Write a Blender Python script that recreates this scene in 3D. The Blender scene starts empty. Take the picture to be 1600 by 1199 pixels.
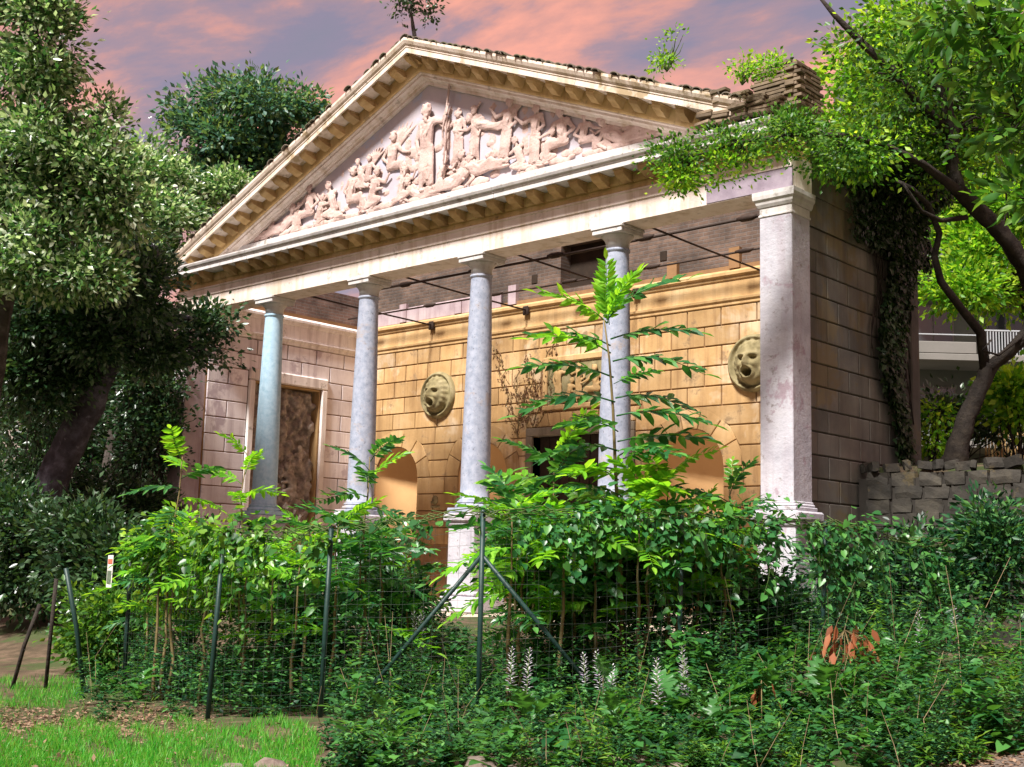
import bpy, bmesh, math, random
import numpy as np
from mathutils import Vector, Matrix, Euler

SC = bpy.context.scene
COL = SC.collection
R = math.radians
random.seed(7)
rng = np.random.default_rng(11)

# ------------------------------------------------------------------ camera
CAM = np.array([17.794, -16.583, -0.8426])
YAW, PITCH, ROLL, FPX = 0.74344, 0.14425, 0.0269, 1895.46
cy, sy, cp, sp = math.cos(YAW), math.sin(YAW), math.cos(PITCH), math.sin(PITCH)
FWD = np.array([-sy * cp, cy * cp, sp]); RGT = np.array([cy, sy, 0.0]); UPV = np.cross(RGT, FWD)
RG2 = math.cos(ROLL) * RGT + math.sin(ROLL) * UPV
UP2 = -math.sin(ROLL) * RGT + math.cos(ROLL) * UPV
camd = bpy.data.cameras.new('camera'); camo = bpy.data.objects.new('camera', camd); COL.objects.link(camo)
camd.sensor_width = 36; camd.lens = 36 * FPX / 1600; camd.clip_end = 2000; camd.clip_start = .1
M = Matrix.Identity(4)
for i in range(3):
    M[i][0] = RG2[i]; M[i][1] = UP2[i]; M[i][2] = -FWD[i]; M[i][3] = CAM[i]
camo.matrix_world = M
SC.camera = camo

# ------------------------------------------------------------------ sky, sun, exposure
SUN_AZ, SUN_EL = R(-9), R(53)          # the sun stands high before the facade, a little to the right
SUN = Vector((-math.sin(SUN_AZ) * math.cos(SUN_EL), -math.cos(SUN_AZ) * math.cos(SUN_EL), math.sin(SUN_EL)))
SC.view_settings.view_transform = 'Standard'; SC.view_settings.look = 'None'
SC.view_settings.exposure = 1.2; SC.view_settings.gamma = 1
SC.view_settings.use_curve_mapping = False
wd = bpy.data.worlds.new('World'); SC.world = wd; wd.use_nodes = True
nt = wd.node_tree; nt.nodes.clear()
def N(tree, t, **k):
    n = tree.nodes.new(t)
    for a, b in k.items():
        if a.startswith('i_'): n.inputs[a[2:].replace('_', ' ')].default_value = b
        else: setattr(n, a, b)
    return n
L = nt.links.new
tc = N(nt, 'ShaderNodeTexCoord'); sep = N(nt, 'ShaderNodeSeparateXYZ'); L(tc.outputs['Generated'], sep.inputs[0])
zc = N(nt, 'ShaderNodeMath', operation='MAXIMUM'); L(sep.outputs[2], zc.inputs[0]); zc.inputs[1].default_value = 0.0
za = N(nt, 'ShaderNodeMath', operation='ADD'); L(zc.outputs[0], za.inputs[0]); za.inputs[1].default_value = 0.10
dx = N(nt, 'ShaderNodeMath', operation='DIVIDE'); L(sep.outputs[0], dx.inputs[0]); L(za.outputs[0], dx.inputs[1])
dy = N(nt, 'ShaderNodeMath', operation='DIVIDE'); L(sep.outputs[1], dy.inputs[0]); L(za.outputs[0], dy.inputs[1])
cb = N(nt, 'ShaderNodeCombineXYZ'); L(dx.outputs[0], cb.inputs[0]); L(dy.outputs[0], cb.inputs[1])
mp = N(nt, 'ShaderNodeMapping'); L(cb.outputs[0], mp.inputs[0])
mp.inputs['Rotation'].default_value = (0, 0, -YAW); mp.inputs['Scale'].default_value = (0.85, 1.9, 1); mp.inputs['Location'].default_value = (0.1, 0.1, 0)
n1 = N(nt, 'ShaderNodeTexNoise', i_Scale=1.5, i_Detail=10.0, i_Roughness=0.60, i_Distortion=0.25); L(mp.outputs[0], n1.inputs['Vector'])
cr = N(nt, 'ShaderNodeValToRGB'); L(n1.outputs['Fac'], cr.inputs[0])
E_ = cr.color_ramp.elements
E_[0].position = .31; E_[0].color = (.118, .105, .128, 1)
E_[1].position = .61; E_[1].color = (.52, .20, .12, 1)
for p, c in ((.41, (.135, .105, .135, 1)), (.47, (.20, .12, .125, 1)), (.53, (.36, .155, .11, 1))):
    e = cr.color_ramp.elements.new(p); e.color = c
sky = N(nt, 'ShaderNodeTexSky'); sky.sky_type = 'NISHITA'; sky.sun_disc = False
sky.sun_elevation = SUN_EL; sky.sun_rotation = math.atan2(SUN.x, SUN.y); sky.air_density = 1.0
sks = N(nt, 'ShaderNodeVectorMath', operation='SCALE'); L(sky.outputs[0], sks.inputs[0]); sks.inputs['Scale'].default_value = 0.10
mx = N(nt, 'ShaderNodeMix', data_type='RGBA'); mx.inputs['Factor'].default_value = 0.86
L(sks.outputs[0], mx.inputs['A']); L(cr.outputs[0], mx.inputs['B'])
bg = N(nt, 'ShaderNodeBackground'); bg.inputs['Strength'].default_value = 1.0; L(mx.outputs['Result'], bg.inputs['Color'])
wo = N(nt, 'ShaderNodeOutputWorld'); L(bg.outputs[0], wo.inputs[0])

sl = bpy.data.lights.new('sun', 'SUN'); sl.energy = 4.4; sl.angle = R(9); sl.color = (1, .955, .90)
so = bpy.data.objects.new('sun', sl); COL.objects.link(so)
so.rotation_euler = (-SUN).to_track_quat('-Z', 'Y').to_euler()
SC.cycles.max_bounces = 5; SC.cycles.diffuse_bounces = 3; SC.cycles.glossy_bounces = 1; SC.cycles.transmission_bounces = 3

# ------------------------------------------------------------------ helpers
def at(u, v, d):
    """point of the place that the photograph shows at pixel (u, v), d metres along the view axis"""
    q = RG2 * ((u - 800) / FPX) + UP2 * ((599.5 - v) / FPX) + FWD
    return Vector(CAM + d * q)
def smooth(t):
    t = max(0., min(1., t)); return t * t * (3 - 2 * t)
def gz(x, y):
    z = -1.86 - .66 * smooth((-2.6 - y) / 5.0)
    z -= .16 * smooth((9 - x) / 4) * smooth((-4 - y) / 3)
    z += .035 * math.sin(x * 1.7 + y) * math.cos(y * 1.3 - x * .6)
    return z
def ghit(u, v):
    q = RG2 * ((u - 800) / FPX) + UP2 * ((599.5 - v) / FPX) + FWD
    lo, d = 6., 6.5
    while d < 32 and CAM[2] + d * q[2] > gz(CAM[0] + d * q[0], CAM[1] + d * q[1]): lo, d = d, d + .8
    for i in range(9):
        m = (lo + d) / 2
        if CAM[2] + m * q[2] > gz(CAM[0] + m * q[0], CAM[1] + m * q[1]): lo = m
        else: d = m
    p = Vector(CAM + d * q); p.z = gz(p.x, p.y)
    return p
WM = {}
def put(name, data, mat=None, parent=None, label=None, cat=None, group=None, kind=None, mw=None, smooth_=None):
    o = bpy.data.objects.new(name, data); COL.objects.link(o)
    if mat is not None and data is not None and hasattr(data, 'materials') and len(data.materials) == 0: data.materials.append(mat)
    WM[o] = mw if mw is not None else Matrix.Identity(4)
    if parent is not None:
        o.parent = parent; o.matrix_parent_inverse = WM[parent].inverted()
    o.matrix_basis = WM[o]
    if label: o['label'] = label
    if cat: o['category'] = cat
    if group: o['group'] = group
    if kind: o['kind'] = kind
    return o
def empty(name, loc, label, cat, group=None):
    return put(name, None, None, None, label, cat, group, None, Matrix.Translation(Vector(loc)))
def mesh_np(name, V, F, smoothf=False):
    V = np.asarray(V, np.float32); F = np.asarray(F, np.int32)
    me = bpy.data.meshes.new(name)
    k = F.shape[1]
    me.vertices.add(len(V)); me.vertices.foreach_set('co', V.ravel())
    me.loops.add(F.size); me.loops.foreach_set('vertex_index', F.ravel())
    me.polygons.add(len(F)); me.polygons.foreach_set('loop_start', np.arange(len(F), dtype=np.int32) * k)
    me.polygons.foreach_set('loop_total', np.full(len(F), k, np.int32))
    if smoothf: me.polygons.foreach_set('use_smooth', np.ones(len(F), bool))
    me.update(calc_edges=True)
    return me
class MB:
    def __init__(s): s.v = []; s.f = []; s.sm = []
    def add(s, vs, fs, sm=False):
        b = len(s.v); s.v += [tuple(p) for p in vs]
        for f in fs: s.f.append(tuple(b + i for i in f)); s.sm.append(sm)
    def box(s, x0, x1, y0, y1, z0, z1):
        s.add([(x0,y0,z0),(x1,y0,z0),(x1,y1,z0),(x0,y1,z0),(x0,y0,z1),(x1,y0,z1),(x1,y1,z1),(x0,y1,z1)],
              [(0,3,2,1),(4,5,6,7),(0,1,5,4),(1,2,6,5),(2,3,7,6),(3,0,4,7)])
    def bbox(s, x0, x1, y0, y1, z0, z1, b=.015):
        """box with chamfered edges"""
        bm = bmesh.new(); bmesh.ops.create_cube(bm, size=1)
        for v in bm.verts: v.co = Vector(((x0+x1)/2+v.co.x*(x1-x0), (y0+y1)/2+v.co.y*(y1-y0), (z0+z1)/2+v.co.z*(z1-z0)))
        bmesh.ops.bevel(bm, geom=bm.edges[:], offset=b, segments=1, affect='EDGES')
        bm.verts.index_update()
        s.add([v.co for v in bm.verts], [[v.index for v in f.verts] for f in bm.faces]); bm.free()
    def lathe(s, prof, c=(0,0,0), n=24, sm=True):
        vs = []; fs = []
        for r, z in prof:
            for i in range(n):
                a = 2*math.pi*i/n; vs.append((c[0]+r*math.cos(a), c[1]+r*math.sin(a), c[2]+z))
        for j in range(len(prof)-1):
            for i in range(n): fs.append((j*n+i, j*n+(i+1)%n, (j+1)*n+(i+1)%n, (j+1)*n+i))
        fs.append(tuple(range(n-1,-1,-1))); fs.append(tuple((len(prof)-1)*n+i for i in range(n)))
        s.add(vs, fs, sm)
    def tube(s, pts, rad, n=6, sm=True, cap=True):
        pts = [Vector(p) for p in pts]
        if not hasattr(rad, '__len__'): rad = [rad]*len(pts)
        vs = []; fs = []; up = Vector((.13,.21,1)).normalized()
        for i, p in enumerate(pts):
            t = (pts[min(i+1,len(pts)-1)] - pts[max(i-1,0)]).normalized()
            a = t.cross(up)
            if a.length < .05: a = t.cross(Vector((1,0,0)))
            a.normalize(); b = t.cross(a)
            for k in range(n):
                w = 2*math.pi*k/n; vs.append(p + (a*math.cos(w)+b*math.sin(w))*rad[i])
        for i in range(len(pts)-1):
            for k in range(n): fs.append((i*n+k, i*n+(k+1)%n, (i+1)*n+(k+1)%n, (i+1)*n+k))
        if cap: fs.append(tuple(range(n-1,-1,-1))); fs.append(tuple((len(pts)-1)*n+k for k in range(n)))
        s.add(vs, fs, sm)
    def profx(s, prof, x0, x1):
        """closed (y,z) profile swept along x"""
        n = len(prof); vs = [(x0,y,z) for y,z in prof]+[(x1,y,z) for y,z in prof]
        fs = [(i,(i+1)%n,n+(i+1)%n,n+i) for i in range(n)]+[tuple(range(n-1,-1,-1)), tuple(range(n,2*n))]
        s.add(vs, fs)
    def profy(s, prof, y0, y1):
        n = len(prof); vs = [(x,y0,z) for x,z in prof]+[(x,y1,z) for x,z in prof]
        fs = [(i,(i+1)%n,n+(i+1)%n,n+i) for i in range(n)]+[tuple(range(n-1,-1,-1)), tuple(range(n,2*n))]
        s.add(vs, fs)
    def sweep(s, prof, A, B, uy, uz):
        """profile (p,q) -> p*uy+q*uz swept from A to B"""
        A=Vector(A);B=Vector(B);uy=Vector(uy);uz=Vector(uz); n=len(prof)
        vs=[A+uy*p+uz*q for p,q in prof]+[B+uy*p+uz*q for p,q in prof]
        fs=[(i,(i+1)%n,n+(i+1)%n,n+i) for i in range(n)]+[tuple(range(n-1,-1,-1)),tuple(range(n,2*n))]
        s.add(vs,fs)
    def ball(s, c, r, sq=(1,1,1), sub=1):
        bm = bmesh.new(); bmesh.ops.create_icosphere(bm, subdivisions=sub, radius=r); bm.verts.index_update()
        s.add([(c[0]+v.co.x*sq[0], c[1]+v.co.y*sq[1], c[2]+v.co.z*sq[2]) for v in bm.verts], [[v.index for v in f.verts] for f in bm.faces], True); bm.free()
    def mesh(s, name, fixn=True):
        me = bpy.data.meshes.new(name); me.from_pydata(s.v, [], s.f)
        me.polygons.foreach_set('use_smooth', s.sm)
        if fixn:
            bm = bmesh.new(); bm.from_mesh(me); bmesh.ops.recalc_face_normals(bm, faces=bm.faces[:]); bm.to_mesh(me); bm.free()
        me.update(); return me
    def put(s, name, mat, parent=None, **k): return put(name, s.mesh(name), mat, parent, **k)

def remesh(me, vox, smooth_it=2):
    o = bpy.data.objects.new('tmp', me); COL.objects.link(o)
    m = o.modifiers.new('r', 'REMESH'); m.mode = 'VOXEL'; m.voxel_size = vox; m.use_smooth_shade = True
    if smooth_it:
        q = o.modifiers.new('s', 'SMOOTH'); q.factor = .5; q.iterations = smooth_it
    dg = bpy.context.evaluated_depsgraph_get()
    r = bpy.data.meshes.new_from_object(o.evaluated_get(dg)); bpy.data.objects.remove(o); bpy.data.meshes.remove(me)
    r.materials.clear()
    return r

# ------------------------------------------------------------------ materials
def ramp(t, cols, pos=None):
    r = t.nodes.new('ShaderNodeValToRGB'); n = len(cols)
    pos = pos or [.3 + .4*i/max(1, n-1) for i in range(n)]
    el = r.color_ramp.elements
    el[0].position = pos[0]; el[0].color = (*cols[0], 1); el[1].position = pos[-1]; el[1].color = (*cols[-1], 1)
    for p, c in list(zip(pos, cols))[1:-1]: e = el.new(p); e.color = (*c, 1)
    return r
def mat(name, cols, scale=2.0, rough=.85, bump=.25, bscale=22, streak=None, streak_amt=.5, spots=None, spot_scale=5, spot_lo=.6, objvar=0, spec=.25, metallic=0, dist=.012, patch=None, patch_scale=.9, patch_lo=.56):
    m = bpy.data.materials.new(name); m.use_nodes = True; t = m.node_tree; t.nodes.clear(); l = t.links.new
    g = N(t, 'ShaderNodeNewGeometry')
    n = N(t, 'ShaderNodeTexNoise', i_Scale=scale, i_Detail=6.0, i_Roughness=.62); l(g.outputs['Position'], n.inputs['Vector'])
    r = ramp(t, cols); l(n.outputs['Fac'], r.inputs[0]); c = r.outputs[0]
    def over(c, facsock, colr, amt):
        x = N(t, 'ShaderNodeMix', data_type='RGBA'); k = N(t, 'ShaderNodeMath', operation='MULTIPLY'); l(facsock, k.inputs[0]); k.inputs[1].default_value = amt
        l(k.outputs[0], x.inputs['Factor']); l(c, x.inputs['A']); x.inputs['B'].default_value = (*colr, 1); return x.outputs['Result']
    if patch:
        p2 = N(t, 'ShaderNodeTexNoise', i_Scale=patch_scale, i_Detail=5.0, i_Roughness=.7, i_Distortion=.4); l(g.outputs['Position'], p2.inputs['Vector'])
        rr = ramp(t, [(0,0,0),(1,1,1)], [patch_lo, patch_lo+.06]); l(p2.outputs['Fac'], rr.inputs[0]); c = over(c, rr.outputs[0], patch, .85)
    if streak:
        mpn = N(t, 'ShaderNodeMapping'); mpn.inputs['Scale'].default_value = (4.5, 4.5, .35); l(g.outputs['Position'], mpn.inputs[0])
        s2 = N(t, 'ShaderNodeTexNoise', i_Scale=1.0, i_Detail=5.0, i_Roughness=.65); l(mpn.outputs[0], s2.inputs['Vector'])
        rr = ramp(t, [(0,0,0),(1,1,1)], [.48, .68]); l(s2.outputs['Fac'], rr.inputs[0]); c = over(c, rr.outputs[0], streak, streak_amt)
    if spots:
        s3 = N(t, 'ShaderNodeTexNoise', i_Scale=spot_scale, i_Detail=4.0, i_Roughness=.7); l(g.outputs['Position'], s3.inputs['Vector'])
        rr = ramp(t, [(0,0,0),(1,1,1)], [spot_lo, spot_lo+.1]); l(s3.outputs['Fac'], rr.inputs[0]); c = over(c, rr.outputs[0], spots, .8)
    if objvar:
        oi = N(t, 'ShaderNodeObjectInfo'); hs = N(t, 'ShaderNodeHueSaturation'); mr = N(t, 'ShaderNodeMapRange')
        l(oi.outputs['Random'], mr.inputs[0]); mr.inputs['To Min'].default_value = 1-objvar; mr.inputs['To Max'].default_value = 1+objvar*.6
        l(mr.outputs[0], hs.inputs['Value']); l(c, hs.inputs['Color']); c = hs.outputs[0]
    b = N(t, 'ShaderNodeBsdfPrincipled'); l(c, b.inputs['Base Color']); b.inputs['Roughness'].default_value = rough
    b.inputs['Specular IOR Level'].default_value = spec; b.inputs['Metallic'].default_value = metallic
    if bump:
        n2 = N(t, 'ShaderNodeTexNoise', i_Scale=bscale, i_Detail=5.0, i_Roughness=.7); l(g.outputs['Position'], n2.inputs['Vector'])
        bp = N(t, 'ShaderNodeBump', i_Strength=bump, i_Distance=dist); l(n2.outputs['Fac'], bp.inputs['Height']); l(bp.outputs[0], b.inputs['Normal'])
    o = N(t, 'ShaderNodeOutputMaterial'); l(b.outputs[0], o.inputs[0]); return m
def leafmat(name, cols, trans=.4, rough=.42, spec=.5, tcol=None, pos=None):
    m = bpy.data.materials.new(name); m.use_nodes = True; t = m.node_tree; t.nodes.clear(); l = t.links.new
    g = N(t, 'ShaderNodeNewGeometry'); oi = N(t, 'ShaderNodeObjectInfo')
    r = ramp(t, cols, pos or [i/(len(cols)-1) for i in range(len(cols))]); l(g.outputs['Random Per Island'], r.inputs[0])
    hs = N(t, 'ShaderNodeHueSaturation'); mr = N(t, 'ShaderNodeMapRange'); l(oi.outputs['Random'], mr.inputs[0])
    mr.inputs['To Min'].default_value = .82; mr.inputs['To Max'].default_value = 1.15; l(mr.outputs[0], hs.inputs['Value']); l(r.outputs[0], hs.inputs['Color'])
    b = N(t, 'ShaderNodeBsdfPrincipled'); l(hs.outputs[0], b.inputs['Base Color']); b.inputs['Roughness'].default_value = rough; b.inputs['Specular IOR Level'].default_value = spec
    tr = N(t, 'ShaderNodeBsdfTranslucent')
    x = N(t, 'ShaderNodeMix', data_type='RGBA', blend_type='MULTIPLY'); x.inputs['Factor'].default_value = 1; l(hs.outputs[0], x.inputs['A']); x.inputs['B'].default_value = (*(tcol or (1.9, 1.7, .7)), 1)
    l(x.outputs['Result'], tr.inputs['Color'])
    ms = N(t, 'ShaderNodeMixShader'); ms.inputs[0].default_value = trans; l(b.outputs[0], ms.inputs[1]); l(tr.outputs[0], ms.inputs[2])
    o = N(t, 'ShaderNodeOutputMaterial'); l(ms.outputs[0], o.inputs[0]); return m
def brickmat(name, c1, c2, mortar, sx=1.0, axis='XZ'):
    m = bpy.data.materials.new(name); m.use_nodes = True; t = m.node_tree; t.nodes.clear(); l = t.links.new
    g = N(t, 'ShaderNodeNewGeometry'); sp_ = N(t, 'ShaderNodeSeparateXYZ'); l(g.outputs['Position'], sp_.inputs[0]); cb_ = N(t, 'ShaderNodeCombineXYZ')
    l(sp_.outputs[0 if axis[0] == 'X' else 1], cb_.inputs[0]); l(sp_.outputs[2], cb_.inputs[1])
    ns = N(t, 'ShaderNodeTexNoise', i_Scale=3.0, i_Detail=3.0); l(g.outputs['Position'], ns.inputs['Vector'])
    ds = N(t, 'ShaderNodeVectorMath', operation='SCALE'); l(ns.outputs['Color'], ds.inputs[0]); ds.inputs['Scale'].default_value = .03
    ad = N(t, 'ShaderNodeVectorMath', operation='ADD'); l(cb_.outputs[0], ad.inputs[0]); l(ds.outputs[0], ad.inputs[1])
    br = N(t, 'ShaderNodeTexBrick'); l(ad.outputs[0], br.inputs['Vector']); br.inputs['Scale'].default_value = 1
    br.inputs['Brick Width'].default_value = .27; br.inputs['Row Height'].default_value = .085; br.inputs['Mortar Size'].default_value = .012; br.inputs['Mortar Smooth'].default_value = .2
    br.inputs['Color1'].default_value = (*c1, 1); br.inputs['Color2'].default_value = (*c2, 1); br.inputs['Mortar'].default_value = (*mortar, 1)
    n3 = N(t, 'ShaderNodeTexNoise', i_Scale=1.3, i_Detail=6.0, i_Roughness=.7); l(g.outputs['Position'], n3.inputs['Vector'])
    rr = ramp(t, [(.45,.45,.45),(1.15,1.1,1.08)], [.36,.66]); l(n3.outputs['Fac'], rr.inputs[0])
    x = N(t, 'ShaderNodeMix', data_type='RGBA', blend_type='MULTIPLY'); x.inputs['Factor'].default_value = 1; l(br.outputs['Color'], x.inputs['A']); l(rr.outputs[0], x.inputs['B'])
    b = N(t, 'ShaderNodeBsdfPrincipled'); l(x.outputs['Result'], b.inputs['Base Color']); b.inputs['Roughness'].default_value = .9
    bp = N(t, 'ShaderNodeBump', i_Strength=.8, i_Distance=.02); iv = N(t, 'ShaderNodeMath', operation='SUBTRACT'); iv.inputs[0].default_value = 1; l(br.outputs['Fac'], iv.inputs[1]); l(iv.outputs[0], bp.inputs['Height']); l(bp.outputs[0], b.inputs['Normal'])
    o = N(t, 'ShaderNodeOutputMaterial'); l(b.outputs[0], o.inputs[0]); return m
#SECTION_MATS
M_cream = mat('cream plaster', [(.58,.49,.42),(.70,.61,.55),(.77,.69,.64)], 1.1, streak=(.42,.31,.18), streak_amt=.6, spots=(.38,.32,.28), spot_scale=3.2, spot_lo=.58)
M_white = mat('weathered white stone', [(.42,.40,.40),(.57,.55,.54),(.66,.63,.61)], 1.6, streak=(.36,.32,.28), streak_amt=.6, spots=(.22,.20,.17), spot_scale=5, spot_lo=.59)
M_ochre = mat('ochre painted mouldings', [(.40,.26,.10),(.56,.39,.18),(.66,.50,.28)], 1.8, streak=(.24,.15,.06), streak_amt=.5, spots=(.20,.13,.07), spot_scale=5, spot_lo=.6)
M_modil = mat('brown ochre brackets', [(.30,.19,.08),(.42,.28,.12),(.52,.38,.2)], 3.5, objvar=.25)
M_tymp = mat('lavender plaster field', [(.38,.35,.40),(.46,.42,.46),(.52,.46,.48)], 1.2, patch=(.38,.43,.58), patch_scale=.8, patch_lo=.55)
M_fig = mat('pink stucco figures', [(.40,.28,.25),(.54,.40,.36),(.62,.48,.44)], 3.5, streak=(.38,.27,.2), streak_amt=.35, bump=.7, bscale=16, dist=.03, spots=(.27,.19,.15), spot_scale=7, spot_lo=.57)
M_orange = mat('orange stucco blocks', [(.34,.205,.085),(.46,.29,.13),(.55,.38,.20)], 1.2, streak=(.27,.155,.07), streak_amt=.7, patch=(.57,.43,.28), patch_scale=.45, patch_lo=.52, objvar=.2, spots=(.22,.145,.08), spot_scale=2.4, spot_lo=.58)
M_joint = mat('dirty joints with painted shade', [(.20,.11,.05),(.30,.17,.08)], 3)  # mortar darkened: dirt, plus joint shade the shallow recess does not give
M_orangew = mat('orange wall plaster', [(.40,.25,.11),(.50,.325,.15),(.58,.42,.23)], 1.2, streak=(.24,.14,.065), streak_amt=.5)
M_niche = mat('niche plaster', [(.58,.35,.16),(.66,.42,.20)], 1.0)
M_pinkblk = mat('pink stucco blocks', [(.62,.55,.56),(.78,.72,.74),(.84,.79,.80)], 1.0, streak=(.42,.34,.37), streak_amt=.55, objvar=.15, patch=(.46,.38,.42), patch_scale=.7)
M_pinkw = mat('pink wall plaster', [(.68,.60,.57),(.82,.76,.73),(.86,.81,.77)], 1.1, streak=(.28,.20,.17), streak_amt=.5, spots=(.20,.17,.12), spot_scale=2.6, spot_lo=.6)
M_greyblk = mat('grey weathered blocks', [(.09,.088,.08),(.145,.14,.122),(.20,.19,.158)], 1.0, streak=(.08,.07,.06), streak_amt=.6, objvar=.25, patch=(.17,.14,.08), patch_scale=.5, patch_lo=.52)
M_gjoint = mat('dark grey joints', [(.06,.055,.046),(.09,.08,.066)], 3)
M_gran = mat('grey granite shaft', [(.22,.255,.33),(.31,.345,.43),(.39,.42,.50)], 9, rough=.7, streak=(.26,.26,.30), streak_amt=.35, spots=(.10,.095,.10), spot_scale=20, spot_lo=.60, bump=.35, bscale=14, patch=(.36,.32,.31), patch_scale=1.3, patch_lo=.58)
M_granb = mat('granite shaft with painted blue shade', [(.28,.44,.56),(.36,.52,.64),(.44,.60,.70)], 9, rough=.7, streak=(.2,.24,.28), streak_amt=.35, spots=(.13,.14,.16), spot_scale=26, spot_lo=.64, bump=.15)  # blue of the first shaft is its shade put into the colour
M_anta = mat('pale lavender plaster', [(.33,.325,.37),(.45,.445,.49),(.53,.52,.55)], 1.5, streak=(.34,.29,.33), streak_amt=.5, patch=(.33,.25,.29), patch_scale=1.6, patch_lo=.57, spots=(.25,.22,.22), spot_scale=9, spot_lo=.59, bump=.6, bscale=12, dist=.02)
M_antal = mat('purple stained plaster', [(.30,.23,.25),(.42,.34,.36),(.5,.43,.43)], 1.3, streak=(.24,.15,.16), streak_amt=.6)
M_cement = mat('purple grey cement patch', [(.20,.16,.20),(.29,.24,.29),(.34,.29,.33)], 3, spots=(.14,.11,.13), spot_scale=10)
M_brick = brickmat('old brick', (.115,.075,.055), (.17,.115,.085), (.15,.125,.11))
M_brickp = mat('loose roof bricks', [(.12,.09,.06),(.20,.15,.10),(.26,.2,.14)], 4, objvar=.4)
M_tile = mat('mossy roof tile', [(.10,.085,.06),(.17,.14,.11),(.13,.13,.06)], 3, objvar=.3)
M_iron = mat('rusty iron', [(.03,.02,.016),(.055,.036,.028)], 8, rough=.7, metallic=.3)
M_relief = mat('dark stone relief', [(.14,.115,.095),(.30,.25,.21),(.50,.44,.38)], 5, bump=.5, bscale=18, dist=.03, streak=(.10,.08,.06), streak_amt=.5)
M_mask = mat('mossy stone mask', [(.12,.10,.05),(.24,.20,.10),(.34,.29,.17)], 3.5, streak=(.12,.10,.05), streak_amt=.6)
M_dark = mat('dark wooden gate', [(.018,.012,.008),(.035,.022,.014)], 4)
M_doorst = mat('dark door frame stone', [(.16,.13,.10),(.24,.20,.15)], 3, streak=(.1,.08,.05))
M_floor = mat('pale paving', [(.42,.34,.26),(.52,.44,.35)], 2)
M_soil = mat('soil and litter', [(.05,.038,.022),(.09,.065,.04),(.16,.11,.075)], 2.5, bump=.6, bscale=30, dist=.03, patch=(.045,.07,.02), patch_scale=.8, patch_lo=.5)
M_grav = mat('brown gravel path', [(.07,.055,.045),(.14,.11,.09),(.22,.18,.155)], 30, bump=.8, bscale=60, dist=.02, spots=(.07,.05,.04), spot_scale=14, spot_lo=.55)
M_rubble = mat('rough wall stones', [(.022,.021,.018),(.04,.036,.03),(.065,.058,.044)], 3, objvar=.3, patch=(.09,.07,.034), patch_scale=1.2, bump=.5, bscale=14, dist=.03)  # tree shade over the wall is put into this very dark stone colour
M_rjoint = mat('wall mortar', [(.02,.018,.015),(.035,.03,.025)], 4)
M_bark = mat('grey brown bark', [(.03,.024,.02),(.06,.05,.042),(.10,.085,.08)], 5, bump=.9, bscale=9, dist=.05)
M_barkl = mat('lichen bark', [(.025,.023,.028),(.055,.05,.062),(.12,.115,.145)], 4, bump=.9, bscale=8, dist=.05, spots=(.22,.21,.25), spot_scale=5, spot_lo=.62)
M_barkd = mat('dark bark', [(.015,.012,.010),(.03,.024,.02),(.05,.04,.03)], 6, bump=.8, bscale=10, dist=.04)
M_stem = mat('brown green stem', [(.13,.10,.04),(.20,.15,.07)], 8)
M_gstem = mat('green stem', [(.06,.10,.025),(.09,.13,.04)], 8)
M_post = mat('green painted steel', [(.007,.028,.024),(.013,.045,.038)], 6, rough=.5, spec=.4, spots=(.05,.035,.02), spot_scale=12, spot_lo=.66)
M_wire = mat('galvanised wire', [(.05,.07,.06),(.10,.12,.10)], 6, rough=.5, metallic=.3)
M_rock = mat('brown kerb rock', [(.10,.075,.06),(.20,.155,.13),(.28,.23,.2)], 5, objvar=.3, bump=.6, bscale=16, dist=.03)
M_log = mat('bleached wood', [(.20,.19,.20),(.36,.35,.37)], 6, streak=(.3,.28,.3))
M_paper = mat('white paper', [(.62,.60,.54),(.72,.70,.64)], 4, bump=0)
M_red = mat('red print', [(.55,.10,.05),(.6,.16,.1)], 9, bump=0)
M_ink = mat('dark print', [(.06,.09,.06),(.16,.2,.14)], 30, bump=0)
M_concr = mat('pale concrete', [(.16,.16,.145),(.21,.20,.185)], .6)
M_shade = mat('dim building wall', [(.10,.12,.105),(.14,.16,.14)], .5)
M_rail = mat('white railing paint', [(.30,.33,.35),(.38,.40,.42)], 3, bump=0)
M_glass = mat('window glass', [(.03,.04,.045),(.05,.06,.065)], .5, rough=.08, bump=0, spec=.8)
M_beige = mat('pale beige garden wall', [(.26,.22,.19),(.34,.29,.26)], .7, streak=(.4,.32,.26))
F_olive = leafmat('glossy leaves with painted sun tones', [(.016,.06,.022),(.06,.165,.042),(.24,.39,.13),(.58,.66,.50)], .35, .3, .8, (1.5,1.7,.9), [0,.3,.62,.9])  # palest tones painted for sun highlights, darkest for deep shade
F_dark = leafmat('dark evergreen leaves', [(.008,.03,.014),(.018,.055,.022),(.035,.085,.03),(.08,.15,.07)], .25, .32, .6)
F_blue = leafmat('blue green leaves', [(.03,.11,.085),(.055,.16,.115),(.09,.21,.12),(.20,.30,.10)], .35, .45, .4)
F_lime = leafmat('bright lime leaves', [(.05,.18,.015),(.13,.36,.025),(.27,.50,.035),(.44,.60,.07)], .5, .45, .3, (1.6,1.6,.7))
F_mid = leafmat('mid green leaves', [(.02,.085,.014),(.04,.14,.02),(.08,.21,.03),(.16,.30,.05)], .45, .42, .4)
F_frond = leafmat('ailanthus leaflets', [(.016,.10,.034),(.045,.19,.05),(.12,.33,.07)], .36, .34, .6)
F_frondy = leafmat('young ailanthus leaflets', [(.09,.30,.02),(.17,.44,.03),(.28,.54,.05)], .5, .36, .5)
F_vine = leafmat('bindweed leaves', [(.010,.065,.02),(.03,.135,.035),(.09,.27,.05)], .3, .36, .45)
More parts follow.
